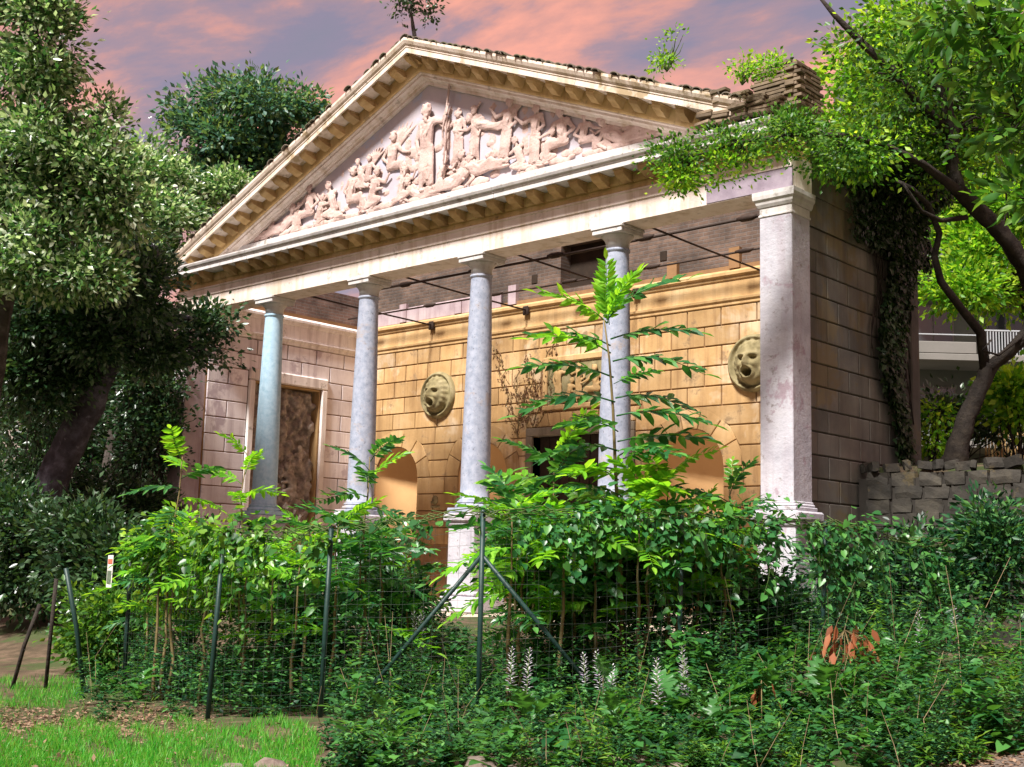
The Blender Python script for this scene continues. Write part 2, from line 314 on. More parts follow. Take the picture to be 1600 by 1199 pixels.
F_herb = leafmat('low herb leaves', [(.004,.026,.013),(.012,.06,.025),(.03,.12,.04),(.12,.30,.08)], .28, .42, .35)  # range widened: shade pockets and bright spots put into the leaf colours
F_broad = leafmat('broad lobed leaves', [(.03,.13,.035),(.05,.18,.045),(.09,.25,.06)], .4, .38, .45)
F_grass = leafmat('grass blades', [(.02,.20,.016),(.045,.30,.024),(.10,.40,.035),(.22,.36,.07)], .4, .45, .3)
F_litter = leafmat('fallen leaves', [(.10,.06,.035),(.22,.13,.08),(.32,.22,.15),(.14,.09,.06)], .1, .7, .2, (1,1,1))
F_dead = leafmat('withered leaves', [(.16,.05,.02),(.26,.085,.035),(.32,.13,.06)], .25, .6, .2, (1.3,1,.7))
F_flower = leafmat('acanthus florets', [(.66,.64,.70),(.78,.76,.80),(.40,.30,.46)], .3, .5, .3, (1,1,1))
F_ivy = leafmat('ivy leaves', [(.012,.028,.010),(.02,.045,.015),(.04,.075,.025)], .25, .4, .5)
F_vinel = leafmat('bindweed leaves with painted sun tone', [(.012,.07,.016),(.05,.18,.03),(.22,.42,.05)], .4, .36, .45)  # lighter copy of the bindweed greens with sunlight put into the colour
F_dead2 = leafmat('dry brown creeper leaves', [(.10,.05,.025),(.17,.085,.04),(.13,.07,.03)], .1, .7, .2, (1,1,1))
M_rake = mat('mossy cream cornice', [(.58,.48,.39),(.70,.60,.51),(.76,.67,.60)], 1.1, streak=(.34,.25,.13), streak_amt=.6, spots=(.22,.17,.11), spot_scale=3.0, spot_lo=.60, patch=(.30,.22,.11), patch_scale=.8, patch_lo=.58)
M_straw = mat('dry straw', [(.20,.14,.08),(.34,.26,.15)], 6, bump=0)
#SECTION_TEMPLE
# ================================================================== ground
def grid(x0,x1,y0,y1,nx,ny,fz):
    xs=np.linspace(x0,x1,nx); ys=np.linspace(y0,y1,ny)
    V=[(x,y,fz(x,y)) for y in ys for x in xs]
    F=[(j*nx+i,j*nx+i+1,(j+1)*nx+i+1,(j+1)*nx+i) for j in range(ny-1) for i in range(nx-1)]
    return V,F
def ground_mesh():
    a=np.concatenate([np.linspace(-600,-40,8),np.linspace(-36,40,110),np.linspace(45,600,8)])
    b=np.concatenate([np.linspace(-600,-40,8),np.linspace(-36,40,110),np.linspace(45,600,8)])
    n=len(a); V=[(x,y,gz(x,y)) for y in b for x in a]
    F=[(j*n+i,j*n+i+1,(j+1)*n+i+1,(j+1)*n+i) for j in range(n-1) for i in range(n-1)]
    return mesh_np('ground',V,F,True)
put('ground', ground_mesh(), M_soil, kind='structure')
TERR_Y=2.25; TERR_Z=.80
def tz(x,y): return TERR_Z+.10*(y-TERR_Y)*(1 if y<12 else 0)+(.10*(12-TERR_Y) if y>=12 else 0)+.05*math.sin(x*1.9)*math.cos(y*1.1)
V,F=grid(8.75,90,TERR_Y,90,60,60,tz)
# the retained ground: top sheet with skirts
mb=MB(); mb.add(V,F,True)
xs=np.linspace(8.75,90,60)
for i in range(59):
    mb.add([(xs[i],TERR_Y,tz(xs[i],TERR_Y)),(xs[i+1],TERR_Y,tz(xs[i+1],TERR_Y)),(xs[i+1],TERR_Y,-2.2),(xs[i],TERR_Y,-2.2)],[(0,1,2,3)])
ys=np.linspace(TERR_Y,90,60)
for i in range(59):
    mb.add([(8.75,ys[i],tz(8.75,ys[i])),(8.75,ys[i+1],tz(8.75,ys[i+1])),(8.75,ys[i+1],-2.2),(8.75,ys[i],-2.2)],[(0,1,2,3)])
mb.put('terrace_ground', M_soil, kind='structure')

# ================================================================== temple
S=3.33; XC=[-1.5*S,-.5*S,.5*S,1.5*S]; ZB=-1.84
T=empty('garden_temple',(0,0,ZB),'ruined roofless temple with a sculpted pediment on four grey columns','temple')
mb=MB(); mb.bbox(-9.2,9.2,-1.0,6.3,ZB-.5,ZB,.03); mb.put('floor_platform',M_floor,T)

def octo(cx,cy,h,z0,z1,b=.02): mb=MB(); mb.bbox(cx-h,cx+h,cy-h,cy+h,z0,z1,b); return mb
def pedestal(cx,cy,hx,par,m):
    mb=MB()
    mb.bbox(cx-hx-.10,cx+hx+.10,cy-hx-.10,cy+hx+.10,ZB,ZB+.30,.03)
    mb.bbox(cx-hx-.05,cx+hx+.05,cy-hx-.05,cy+hx+.05,ZB+.29,ZB+.40,.04)
    mb.bbox(cx-hx,cx+hx,cy-hx,cy+hx,ZB+.39,-.22,.012)
    mb.bbox(cx-hx-.035,cx+hx+.035,cy-hx-.035,cy+hx+.035,-.24,-.15,.03)
    mb.bbox(cx-hx-.085,cx+hx+.085,cy-hx-.085,cy+hx+.085,-.16,-.002,.03)
    return mb.put('pedestal',m,par)
for i,x in enumerate(XC):
    g=M_granb if i==0 else M_gran
    mb=MB(); prof=[]
    for k in range(17):
        t=k/16; r=.282-.078*(t**1.6); prof.append((r,.27+t*4.28))
    prof=[(.30,.235),(.30,.26)]+prof+[(.204,4.56),(.225,4.575),(.228,4.60),(.222,4.615),(.206,4.62)]
    mb.lathe(prof,(x,0,0),32)
    c=mb.put('column',g,T)
    mb=MB(); mb.bbox(x-.37,x+.37,-.37,.37,0,.10,.012)
    mb.lathe([(.36,.098),(.375,.13),(.36,.165),(.325,.175),(.325,.19),(.34,.205),(.335,.225),(.31,.238)],(x,0,0),32); mb.put('base',M_gran if i else M_granb,c)
    mb=MB(); mb.lathe([(.208,4.615),(.21,4.74),(.222,4.75),(.222,4.765),(.25,4.80),(.285,4.845),(.29,4.862)],(x,0,0),32); mb.put('capital',M_white,c)
    mb=MB(); mb.bbox(x-.325,x+.325,-.325,.325,4.86,4.945,.008); mb.bbox(x-.345,x+.345,-.345,.345,4.943,4.997,.01); mb.put('abacus',M_white,c)
    pedestal(x,0,.34,c,M_anta)
for sx in(-1,1):
    x=sx*2.5*S; m=M_anta if sx>0 else M_antal
    mb=MB(); mb.bbox(x-.285,x+.285,-.3,.27,.14,4.62,.012); a=mb.put('anta_pier',m,T)
    mb=MB(); mb.bbox(x-.30,x+.30,-.315,.285,4.60,4.64,.008); mb.bbox(x-.285,x+.285,-.30,.27,4.63,4.76,.006)
    prof=[(.30,4.755),(.325,4.80),(.333,4.84),(.362,4.875),(.37,4.93),(.37,4.997)]
    for (p,z),(p2,z2) in zip(prof,prof[1:]):
        vs=[]
        for q,zz in((p,z),(p2,z2)): vs+=[(x-q,-q-.015,zz),(x+q,-q-.015,zz),(x+q,.3,zz),(x-q,.3,zz)]
        mb.add(vs,[(0,1,5,4),(1,2,6,5),(3,0,4,7),(2,3,7,6),(0,3,2,1),(4,5,6,7)])
    mb.put('capital',M_white if sx>0 else M_antal,a)
    mb=MB(); mb.bbox(x-.36,x+.36,-.375,.30,0,.06,.012); mb.bbox(x-.33,x+.33,-.345,.29,.055,.11,.02); mb.bbox(x-.305,x+.305,-.32,.28,.105,.145,.012); mb.put('base',M_anta,a)
    pedestal(x,-.0,.33,a,M_anta)

# ---- entablature (front)
XE=8.61; XR=8.62
mb=MB()
mb.profx([(-.30,5.0),(-.30,5.34),(-.325,5.345),(-.325,5.50),(-.35,5.515),(-.35,5.545),(.32,5.545),(.32,5.0)],-XE,XR)
arch=mb.put('architrave',M_cream,T)
mb=MB(); mb.profx([(-.305,5.546),(-.32,5.57),(-.32,5.60),(-.305,5.61),(-.305,5.66),(-.34,5.67),(-.36,5.70),(-.36,5.845),(.3,5.845),(.3,5.546)],-XE+.01,XR-.01); mb.put('frieze_moulding',M_ochre,arch)
mb=MB(); mb.bbox(7.05,XR+.006,-.312,-.28,5.012,5.36,.006)
mb.put('cement_patch',M_cement,arch)
# horizontal cornice
XL=8.95; XRR=8.55
mb=MB(); prof=[(-.30,5.846),(-.72,5.846),(-.72,5.93),(-.735,5.94),(-.735,5.965),(-.77,5.985),(-.79,6.03),(-.79,6.055),(-.30,6.16),(.3,6.16),(.3,5.846)]
for a,b in((-XL,-5.2),(-5.19,-1.3),(-1.29,2.6),(2.61,6.2),(6.21,XRR)): mb.profx(prof,a,b)
corn=mb.put('cornice',M_white,T)
def modil():
    mb=MB(); w=.095
    prof=[(-.34,.0),(-.34,-.17),(-.42,-.175),(-.48,-.15),(-.54,-.115),(-.58,-.11),(-.63,-.085),(-.66,-.04),(-.66,0)]
    n=len(prof); vs=[(-w,y,z) for y,z in prof]+[(w,y,z) for y,z in prof]
    mb.add(vs,[(i,(i+1)%n,n+(i+1)%n,n+i) for i in range(n)]+[tuple(range(n-1,-1,-1)),tuple(range(n,2*n))])
    mb.bbox(-w-.018,w+.018,-.675,-.33,-.012,.018,.005)
    return mb.mesh('modillion')
MOD=modil(); MOD.materials.append(M_modil)
k=0; x=-8.65
while x<8.6:
    if random.random()>.05 or abs(x)<6:
        put('modillion',MOD,None,corn,mw=Matrix.Translation((x,0,5.83))@Matrix.Rotation(random.uniform(-.03,.03),4,'Y'))
    x+=.505
# ---- tympanum
SL=.41; AP=9.75            # slope and apex of the outer edge
mb=MB()
mb.box(-8.3,8.2,-.14,.28,6.15,6.44)
mb.put('tympanum_plinth',M_white,T)
tb,ta=6.44,9.02; hw=(ta-tb)/SL
mb=MB(); mb.profy([(-hw-.5,tb-.0),(hw+.5,tb-.0),(0,ta+.30)],-.045,.25); tym=mb.put('tympanum',M_tymp,T)
# raking cornices
def raking(sx,name,cut):
    ang=math.atan(SL); U=Vector((sx*math.cos(ang),0,-math.sin(ang))); W=Vector((sx*math.sin(ang),0,math.cos(ang)))   # along, outward normal
    apex=Vector((0,0,AP)); Ltot=cut/math.cos(ang)
    return U,W,apex,Ltot
RK={}
for sx,cut in((-1,8.98),(1,8.1)):
    U,W,apex,Lt=raking(sx,'',cut); uy=Vector((0,1,0))
    # mouldings nearest the field, then bracket zone, then corona
    mb=MB()
    def sw(prof,l0,l1,mbx):
        # mitre at the apex: vertical plane x=0 -> start offset depends on q
        vs=[];n=len(prof)
        for p,q in prof:
            d0=-q*math.tan(ang)*(-1) if l0==0 else l0
            base=apex+W*q
            if l0==0: d0=-(base.x*sx)/(math.cos(ang))
            vs.append(base+U*d0+uy*p)
        for p,q in prof: vs.append(apex+W*q+U*l1+uy*p)
        mbx.add(vs,[(i,(i+1)%n,n+(i+1)%n,n+i) for i in range(n)]+[tuple(range(n-1,-1,-1)),tuple(range(n,2*n))])
    ang=math.atan(SL)
    end=min(Lt,(8.3)/math.cos(ang))
    sw([(-.05,-.76),(-.13,-.755),(-.13,-.70),(-.17,-.69),(-.19,-.66),(-.26,-.64),(-.26,-.60),(-.30,-.58),(-.30,-.30),(.28,-.30),(.28,-.76)],0,end-.5,mb)
    bed=mb.put('raking_bed_moulding',M_cream,T)
    mb=MB()
    prof=[(-.31,-.30),(-.72,-.30),(-.72,-.20),(-.735,-.19),(-.735,-.16),(-.77,-.13),(-.80,-.07),(-.80,-.02),(.28,-.02),(.28,-.299)]
    step=2.3; l=0
    sw(prof,0,2.6,mb); l=2.605
    while l<Lt-.05:
        l2=min(Lt,l+2.4); 
        sw(prof,l,l2,mb); l=l2+.006
    rc=mb.put('raking_cornice',M_rake,T); RK[sx]=rc
    mb=MB(); sw([(-.301,-.56),(-.335,-.55),(-.345,-.52),(-.345,-.305),(-.30,-.305)],0,end-.2,mb); mb.put('bracket_band',M_ochre,rc)
    l=.16
    while l<Lt-.2:
        p=apex+U*l+W*(-.315)
        m=Matrix.Translation(p)@Matrix(((U.x*sx,0,W.x,0),(0,1,0,0),(U.z*sx,0,W.z,0),(0,0,0,1)))
        put('modillion',MOD,None,rc,mw=m@Matrix.Rotation(random.uniform(-.03,.03),4,'Y')); l+=.52
    # tiles along the edge
    def tile():
        mb=MB(); n=6; vs=[];
        for yy in(-.87,-.25):
            for i in range(n+1):
                a=math.pi*i/n; vs.append((.10*math.cos(a),yy,.055*math.sin(a)))
            for i in range(n,-1,-1):
                a=math.pi*i/n; vs.append((.082*math.cos(a),yy,.038*math.sin(a)))
        k=2*(n+1); mb.add(vs,[(i,(i+1)%k,k+(i+1)%k,k+i) for i in range(k)]+[tuple(range(k-1,-1,-1)),tuple(range(k,2*k))]); return mb.mesh('roof_tile')
    if sx<0: TILE=tile(); TILE.materials.append(M_tile)
    l=.02
    while l<Lt-.1:
        miss=random.random()<(.04 if sx>0 and l<5 else (.12 if sx>0 else .08))
        if not miss:
            p=apex+U*l+W*(-.022+random.uniform(0,.012)); p.y+=random.uniform(-.0,.10)
            put('roof_tile',TILE,None,rc,mw=Matrix.Translation(p)@Matrix(((U.x*sx,0,W.x,0),(0,1,0,0),(U.z*sx,0,W.z,0),(0,0,0,1)))@Matrix.Rotation(random.uniform(-.08,.08),4,'Z'))
        l+=.205
# masonry behind the broken right end of the raking cornice: courses of thin bricks
def brickmesh(l,w,h):
    mb=MB(); mb.bbox(-l/2,l/2,-w/2,w/2,-h/2,h/2,.008); return mb.mesh('brick')
BR=brickmesh(.30,.16,.055); BR.materials.append(M_brickp)
mb=MB(); mb.profy([(7.2,6.18),(8.62,6.18),(8.62,6.26),(7.2,6.84)],-.62,.30); rub=mb.put('broken_masonry_end',M_rjoint,T)
for j in range(9):
    z=6.19+j*.068
    x=7.3
    while x<9.0:
        ztop=6.84-(x-7.2)*.40
        if z<ztop+.05:
            m=Matrix.Translation((x+random.uniform(-.03,.03),-.66+random.uniform(-.10,.06),z))@Euler((random.uniform(-.05,.05),random.uniform(-.08,.08),random.uniform(-.2,.2))).to_matrix().to_4x4()
            put('brick',BR,None,rub,mw=m)
        x+=.31
# brick stack on the roof corner
mb=MB(); mb.box(8.06,8.54,-.20,.36,6.18,7.02); stk=mb.put('brick_stack',M_rjoint,T)
for j in range(13):
    z=6.28+j*.066; sh=.5*(j%2)
    w=1.0 if j<11 else .8-.15*(j-11)
    for side in range(2):
        for k in range(3):
            if j>11 and random.random()<.3: continue
            t=-.30+.30*k+sh*.15
            if side==0: pos=(8.30+t*w*.9,-.24,z); rz=0
            else: pos=(8.60,.09+t*w,z); rz=math.pi/2
            m=Matrix.Translation(Vector(pos)+Vector((random.uniform(-.01,.01),random.uniform(-.015,.015),0)))@Matrix.Rotation(rz+random.uniform(-.05,.05),4,'Z')
            put('brick',BR,None,stk,mw=m)

# ---- sculpted figures in the tympanum
def limb(mb,a,b,ra,rb,n=8):
    a=Vector(a);b=Vector(b); d=b-a
    mb.tube([a-d.normalized()*ra*.35,a,b,b+d.normalized()*rb*.35],[ra*.7,ra,rb,rb*.7],n)
    mb.ball(a,ra*1.02); mb.ball(b,rb*1.02)
POSES={
 # joints in (u, z), unit figure height 1 ; y is towards the viewer
 'stand':dict(head=(0,.93),neck=(0,.85),sl=(-.11,.80),sr=(.11,.80),el=(-.17,.63),wl=(-.12,.48),er=(.24,.78),wr=(.32,.90),pel=(0,.50),kl=(-.06,.27),fl=(-.07,.02),kr=(.07,.28),fr=(.10,.02)),
 'stand2':dict(head=(.03,.93),neck=(.01,.85),sl=(-.11,.80),sr=(.11,.80),el=(-.26,.74),wl=(-.36,.86),er=(.18,.64),wr=(.06,.56),pel=(0,.50),kl=(-.04,.27),fl=(-.10,.02),kr=(.08,.28),fr=(.06,.02)),
 'sit':dict(head=(.02,.72),neck=(0,.63),sl=(-.10,.58),sr=(.11,.57),el=(-.22,.44),wl=(-.10,.36),er=(.24,.47),wr=(.36,.42),pel=(-.03,.28),kl=(.24,.30),fl=(.26,.02),kr=(.30,.24),fr=(.36,.02)),
 'kneel':dict(head=(.10,.66),neck=(.06,.57),sl=(-.05,.54),sr=(.13,.50),el=(.03,.36),wl=(.20,.34),er=(.28,.44),wr=(.38,.54),pel=(-.06,.24),kl=(.18,.16),fl=(-.06,.05),kr=(-.16,.08),fr=(-.36,.04)),
 'recline':dict(head=(-.30,.42),neck=(-.25,.34),sl=(-.29,.28),sr=(-.15,.31),el=(-.38,.12),wl=(-.26,.04),er=(-.02,.24),wr=(.12,.22),pel=(.02,.11),kl=(.30,.20),fl=(.52,.04),kr=(.28,.08),fr=(.58,.03)),
 'fly':dict(head=(-.30,.30),neck=(-.22,.26),sl=(-.20,.20),sr=(-.14,.28),el=(-.36,.14),wl=(-.48,.16),er=(-.20,.42),wr=(-.10,.50),pel=(.10,.12),kl=(.32,.05),fl=(.54,.10),kr=(.34,.0),fr=(.58,-.02)),
}
def figure(pose,x,z,h,flip=1,yb=-.05,tilt=0,drape=True,wing=False,beard=False,seed=0,vox=.0145,parent=None,frame=None,flat=.5,name='relief_figure'):
    rs=random.Random(seed); P={}
    for k,(u,w) in POSES[pose].items():
        u+=rs.uniform(-.012,.012); w+=rs.uniform(-.01,.01)
        u,w=u*math.cos(tilt)-w*math.sin(tilt),u*math.sin(tilt)+w*math.cos(tilt)
        P[k]=[flip*u*h,0.,w*h]
    dep={'head':.13,'neck':.10,'wl':.14,'wr':.12,'el':.09,'er':.08,'kl':.15,'kr':.12,'fl':.08,'fr':.07,'pel':.08,'sl':.08,'sr':.08}
    for k in P: P[k][1]=-dep[k]*h*.9
    P={k:Vector(v) for k,v in P.items()}
    mb=MB(); q=h
    hd=P['head']; mb.ball(hd,.070*q,(.88,1,1.15),2); mb.ball(hd+Vector((0,.01*q,.02*q)),.074*q,(1,.9,1),2)
    mb.ball(hd+Vector((flip*.012*q,-.06*q,-.005*q)),.015*q); mb.ball(hd+Vector((0,-.035*q,-.045*q)),.03*q)
    for i in range(16):
        a=rs.uniform(-.4,3.6); mb.ball(hd+Vector((math.cos(a)*.07*q,rs.uniform(-.045,.02)*q,.015*q+math.sin(a)*.07*q)),.022*q)
    if beard:
        for i in range(6): mb.ball(hd+Vector((rs.uniform(-.03,.03)*q,-.045*q,-.06*q-i*.012*q)),.026*q)
    limb(mb,P['neck'],hd,.035*q,.035*q)
    limb(mb,P['sl'],P['sr'],.058*q,.058*q)
    ch=(P['sl']+P['sr'])/2; limb(mb,ch+Vector((0,-.01*q,-.04*q)),P['pel'],.095*q,.085*q,10)
    mid=(ch+P['pel'])/2; mb.ball(mid+Vector((0,-.02*q,.05*q)),.09*q,(1,.8,1)); limb(mb,P['neck'],ch,.04*q,.06*q)
    for s in 'lr':
        limb(mb,P['s'+s],P['e'+s],.042*q,.033*q); limb(mb,P['e'+s],P['w'+s],.034*q,.024*q); mb.ball(P['w'+s]+(P['w'+s]-P['e'+s]).normalized()*.035*q,.03*q)
        hip=P['pel']+Vector(((-1 if s=='l' else 1)*.045*q*flip,0,-.01*q))
        limb(mb,hip,P['k'+s],.068*q,.05*q); limb(mb,P['k'+s],P['f'+s],.048*q,.03*q)
        ft=P['f'+s]; mb.ball(ft+Vector((flip*.03*q,-.03*q,-.005*q)),.032*q,(1.5,1,.7))
    if drape:
        for i in range(13):
            t=i/12; a=P['pel']+Vector((rs.uniform(-.09,.09)*q,-.05*q,rs.uniform(-.02,.05)*q)); tgt=P['kl'].lerp(P['kr'],t); ft=P['fl'].lerp(P['fr'],t)
            e=ft+Vector((rs.uniform(-.07,.07)*q,rs.uniform(-.06,.02)*q,rs.uniform(.03,.12)*q))
            mb.tube([a,tgt+Vector((rs.uniform(-.03,.03)*q,-.02*q,-.03*q)),e],[.014*q,.021*q,.026*q],6)
        for i in range(4):
            a=P['sl'].lerp(P['sr'],rs.random())+Vector((0,-.05*q,0)); b=P['pel']+Vector((rs.uniform(-.08,.08)*q,-.06*q,0)); mb.tube([a,(a+b)/2+Vector((rs.uniform(-.04,.04)*q,-.05*q,0)),b],[.012*q,.02*q,.016*q],6)
    if wing:
        for i in range(7):
            a=P['sr']+Vector((0,.03*q,0)); an=R(35+i*14); Lw=(.50-.04*i)*q
            b=a+Vector((flip*math.cos(an)*Lw,.02*q,math.sin(an)*Lw)); mb.tube([a,(a+b)/2+Vector((0,-.02*q,.02*q)),b],[.035*q,.04*q,.015*q],6)
    me=remesh(mb.mesh('f',False),vox*max(.75,min(1.2,h/1.2)),0)
    me.name=name
    for v in me.vertices: v.co.y=min(v.co.y*flat,.03)
    me.materials.append(M_fig if frame is None else frame)
    return put(name,me,None,parent or tym,mw=Matrix.Translation((x,yb,z)))
FIGS=[('stand',.10,6.60,1.82,1,0,False,True,1),
 ('sit',-1.02,6.98,1.40,1,.0,True,False,2),('kneel',-1.55,6.50,1.25,1,0,False,False,3),('kneel',-.62,6.48,1.10,1,.05,False,True,4),
 ('sit',-2.25,6.50,1.35,1,0,False,False,5),('kneel',-2.95,6.48,1.25,-1,0,False,False,6),('sit',-3.75,6.47,1.30,-1,0,False,False,7),
 ('recline',-4.75,6.46,1.30,-1,0,False,False,8),('kneel',-3.3,6.47,.95,1,.1,False,False,21),
 ('recline',.95,6.46,1.35,-1,0,False,False,9),('recline',1.55,6.60,1.35,1,.05,False,False,10),
 ('stand2',.98,6.90,1.25,1,.05,False,False,11),('stand',1.45,6.95,1.15,-1,-.05,False,False,12),
 ('fly',1.65,7.50,1.25,1,.0,False,False,13),('stand2',2.25,6.75,1.28,1,-.12,True,False,14),
 ('stand2',3.05,6.52,1.22,1,0,False,False,15),('sit',3.72,6.50,1.30,-1,0,False,False,16),('sit',4.25,6.5,1.0,1,.0,False,False,17),('kneel',-4.25,6.47,.9,1,0,False,False,22),('kneel',-2.0,7.0,1.0,-1,0,False,False,23),('kneel',.55,6.5,1.0,1,0,False,False,24),('sit',-1.75,6.95,1.0,1,0,True,False,25),('kneel',3.4,6.48,.95,1,0,False,False,26),
 ('recline',5.10,6.47,1.35,1,.0,False,False,18),('recline',-5.35,6.46,.8,-1,0,False,False,27),('kneel',5.75,6.46,.5,1,0,False,False,28),('kneel',4.75,6.47,.85,-1,0,False,False,29),('kneel',2.65,6.47,1.0,-1,0,False,False,19),('recline',-.15,6.44,1.1,1,0,False,False,20)]
for (p,x,z,h,fl,ti,wg,bd,sd) in FIGS: figure(p,x,z,h,fl,-.05 if sd not in(11,12,13,2) else -.02,ti,True,wg,bd,sd)
for p,x,z,h,fl,sd in(('sit',-2.7,6.85,.95,1,51),('stand',-.55,6.95,1.15,-1,52),('stand2',.62,7.15,1.1,1,53),('stand',2.75,6.75,1.05,-1,54),('sit',3.45,6.75,1.0,1,55),('kneel',4.55,6.6,.8,-1,56),('sit',-3.35,6.7,.85,1,57),('stand2',-1.45,7.15,.95,1,58),('stand',1.9,7.0,1.05,1,59),('kneel',-4.75,6.55,.7,1,60)):
    figure(p,x,z,h,fl,.01,0,True,False,False,sd,.017,flat=.36)
mb=MB(); pts=[(.66,-.16,6.75),(.70,-.18,7.6),(.71,-.18,8.3),(.75,-.17,8.72),(.82,-.16,8.80),(.86,-.16,8.74),(.83,-.16,8.67)]
mb.tube(pts,[.028,.026,.026,.026,.03,.03,.024],7)
sp_=[(.68+.05*math.sin(t*9),-.19-.03*math.cos(t*9),6.85+t*1.5) for t in np.linspace(0,1,40)]; mb.tube(sp_,.022,6)
mb.put('serpent_staff',M_fig,tym)
mb=MB()    # rocky ground under the figures
for i in range(90):
    x=random.uniform(-5.8,5.8); mb.ball((x,-.06,6.46+random.uniform(0,.10)),random.uniform(.07,.15),(1.4,.6,.8),1)
me=remesh(mb.mesh('r',False),.025,1); me.materials.append(M_fig); put('relief_ground',me,None,tym,kind='stuff')
mb=MB()    # cloud band of low relief behind the gods
for i in range(110):
    x=random.uniform(-3.6,4.2); zt=6.6+random.random()*(8.1-6.6-abs(x)*.36); mb.ball((x,0.0,max(6.6,zt)),random.uniform(.09,.18),(1.3,.55,.8),1)
me=remesh(mb.mesh('r',False),.03,2); me.materials.append(M_fig); put('relief_clouds',me,None,tym)

# ---- walls
def rblock(poly,Fm,depth=.034,bev=.012,gap=.013):
    """bevelled block over a convex polygon in wall coordinates"""
    n=len(poly); cx=sum(p[0] for p in poly)/n; cz=sum(p[1] for p in poly)/n
    def ins(k):
        out=[]
        for i in range(n):
            p0=Vector(poly[i-1]);p1=Vector(poly[i]);p2=Vector(poly[(i+1)%n])
            e1=(p1-p0).normalized();e2=(p2-p1).normalized()
            n1=Vector((-e1.y,e1.x));n2=Vector((-e2.y,e2.x))
            d=1+n1.dot(n2); m=(n1+n2)/max(d,.3); out.append(p1+m*k)
        return out
    a=ins(gap);b=ins(gap+bev); O,U,V_,Nn=Fm
    vs=[O+U*p.x+V_*p.y+Nn*0 for p in a]+[O+U*p.x+V_*p.y+Nn*(depth-bev) for p in a]+[O+U*p.x+V_*p.y+Nn*depth for p in b]
    fs=[(i,(i+1)%n,n+(i+1)%n,n+i) for i in range(n)]+[(n+i,n+(i+1)%n,2*n+(i+1)%n,2*n+i) for i in range(n)]+[tuple(range(2*n,3*n))]
    mb=MB(); mb.add(vs,fs); return mb
# back wall core
YB=5.13; ZJ=[.35+.43*k for k in range(-2,10)]+[4.62]; ZJ=[1.21+.43*k for k in range(-4,8)]+[4.62]
NX=[-6.25,-3.085,3.085,6.25]; RN=.83; ZS=1.21; ZN=-.75
FB=(Vector((0,YB,0)),Vector((1,0,0)),Vector((0,0,1)),Vector((0,-1,0)))
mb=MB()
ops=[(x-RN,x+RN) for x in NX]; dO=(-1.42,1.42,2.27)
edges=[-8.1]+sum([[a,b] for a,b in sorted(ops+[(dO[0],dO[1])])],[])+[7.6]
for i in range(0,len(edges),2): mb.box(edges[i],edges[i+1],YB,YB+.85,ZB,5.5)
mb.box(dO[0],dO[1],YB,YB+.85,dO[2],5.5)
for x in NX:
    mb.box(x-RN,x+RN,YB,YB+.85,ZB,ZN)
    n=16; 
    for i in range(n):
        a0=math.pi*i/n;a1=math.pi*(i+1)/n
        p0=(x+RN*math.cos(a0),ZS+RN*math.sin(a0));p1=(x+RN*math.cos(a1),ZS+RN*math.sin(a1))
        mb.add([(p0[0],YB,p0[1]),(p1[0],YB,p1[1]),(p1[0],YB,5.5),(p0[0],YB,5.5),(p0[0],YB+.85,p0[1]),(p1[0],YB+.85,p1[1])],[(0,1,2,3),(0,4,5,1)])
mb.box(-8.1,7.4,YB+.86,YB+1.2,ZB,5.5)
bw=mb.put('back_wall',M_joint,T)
for x in NX:
    mb=MB(); n=14; vs=[];fs=[]; r=RN-.004; dpt=.72
    rows=[(z,0) for z in(ZN,ZS)]+[(ZS,a) for a in np.linspace(.12,math.pi/2,7)]
    for z,a in rows:
        for i in range(n+1):
            t=math.pi*i/n; rr=r*math.cos(a)
            vs.append((x+rr*math.cos(t),YB+.004+rr*math.sin(t)*dpt/RN,z+r*math.sin(a)))
    for j in range(len(rows)-1):
        for i in range(n): fs.append((j*(n+1)+i,j*(n+1)+i+1,(j+1)*(n+1)+i+1,(j+1)*(n+1)+i))
    mb.add(vs,fs,True); mb.put('niche',M_niche,bw)
def cell(z0,z1,xa,xb,la=None,ra=None):
    """block with optional slanted ends given as (x at z0, x at z1)"""
    l0,l1=la or(xa,xa); r0,r1=ra or(xb,xb)
    return [(l0,z0),(r0,z0),(r1,z1),(l1,z1)]
RO=1.29
def circ(zz,r): return math.sqrt(max(0,r*r-(zz-ZS)**2)) if zz>ZS else r
for k in range(len(ZJ)-1):
    z0,z1=ZJ[k],ZJ[k+1]
    # free spans on this course
    cuts=[]
    for x in NX:
        if z0>=ZS-.01 and z0<ZS+RO-.02: cuts.append((x-circ(z0,RO),x-circ(min(z1,ZS+RO),RO),x+circ(z0,RO),x+circ(min(z1,ZS+RO),RO)))
        elif z0<ZS-.01 and z1>ZN: cuts.append((x-RN,x-RN,x+RN,x+RN))
    if z0<2.25: cuts.append((-1.62,-1.62,1.62,1.62))
    elif z0<2.6: cuts.append((-1.85,-1.75,1.85,1.75))
    elif z0<3.7: cuts.append((-1.2,-1.2,1.2,1.2))
    cuts.sort()
    spans=[];cur=(-8.0,-8.0)
    for c in cuts: spans.append((cur,(c[0],c[1])));cur=(c[2],c[3])
    spans.append((cur,(7.6,7.6)))
    for(l,r) in spans:
        Lx=(r[0]+r[1])/2-(l[0]+l[1])/2
        if Lx<.12: continue
        bw_=.86 if len(spans)<3 else .80
        # running bond
        off=(.5 if k%2 else 0)*bw_
        xs_=[]; st=math.ceil((max(l)-off+.3)/bw_)*bw_+off
        while st<min(r)-.3: xs_.append(st+random.uniform(-.012,.012)); st+=bw_
        pts=[l]+[(q,q) for q in xs_]+[r]
        for a,b in zip(pts,pts[1:]):
            poly=[(a[0],z0),(b[0],z0),(b[1],z1),(a[1],z1)]
            rblock(poly,FB,.034+random.uniform(-.004,.004)).put('block',M_orange,bw)
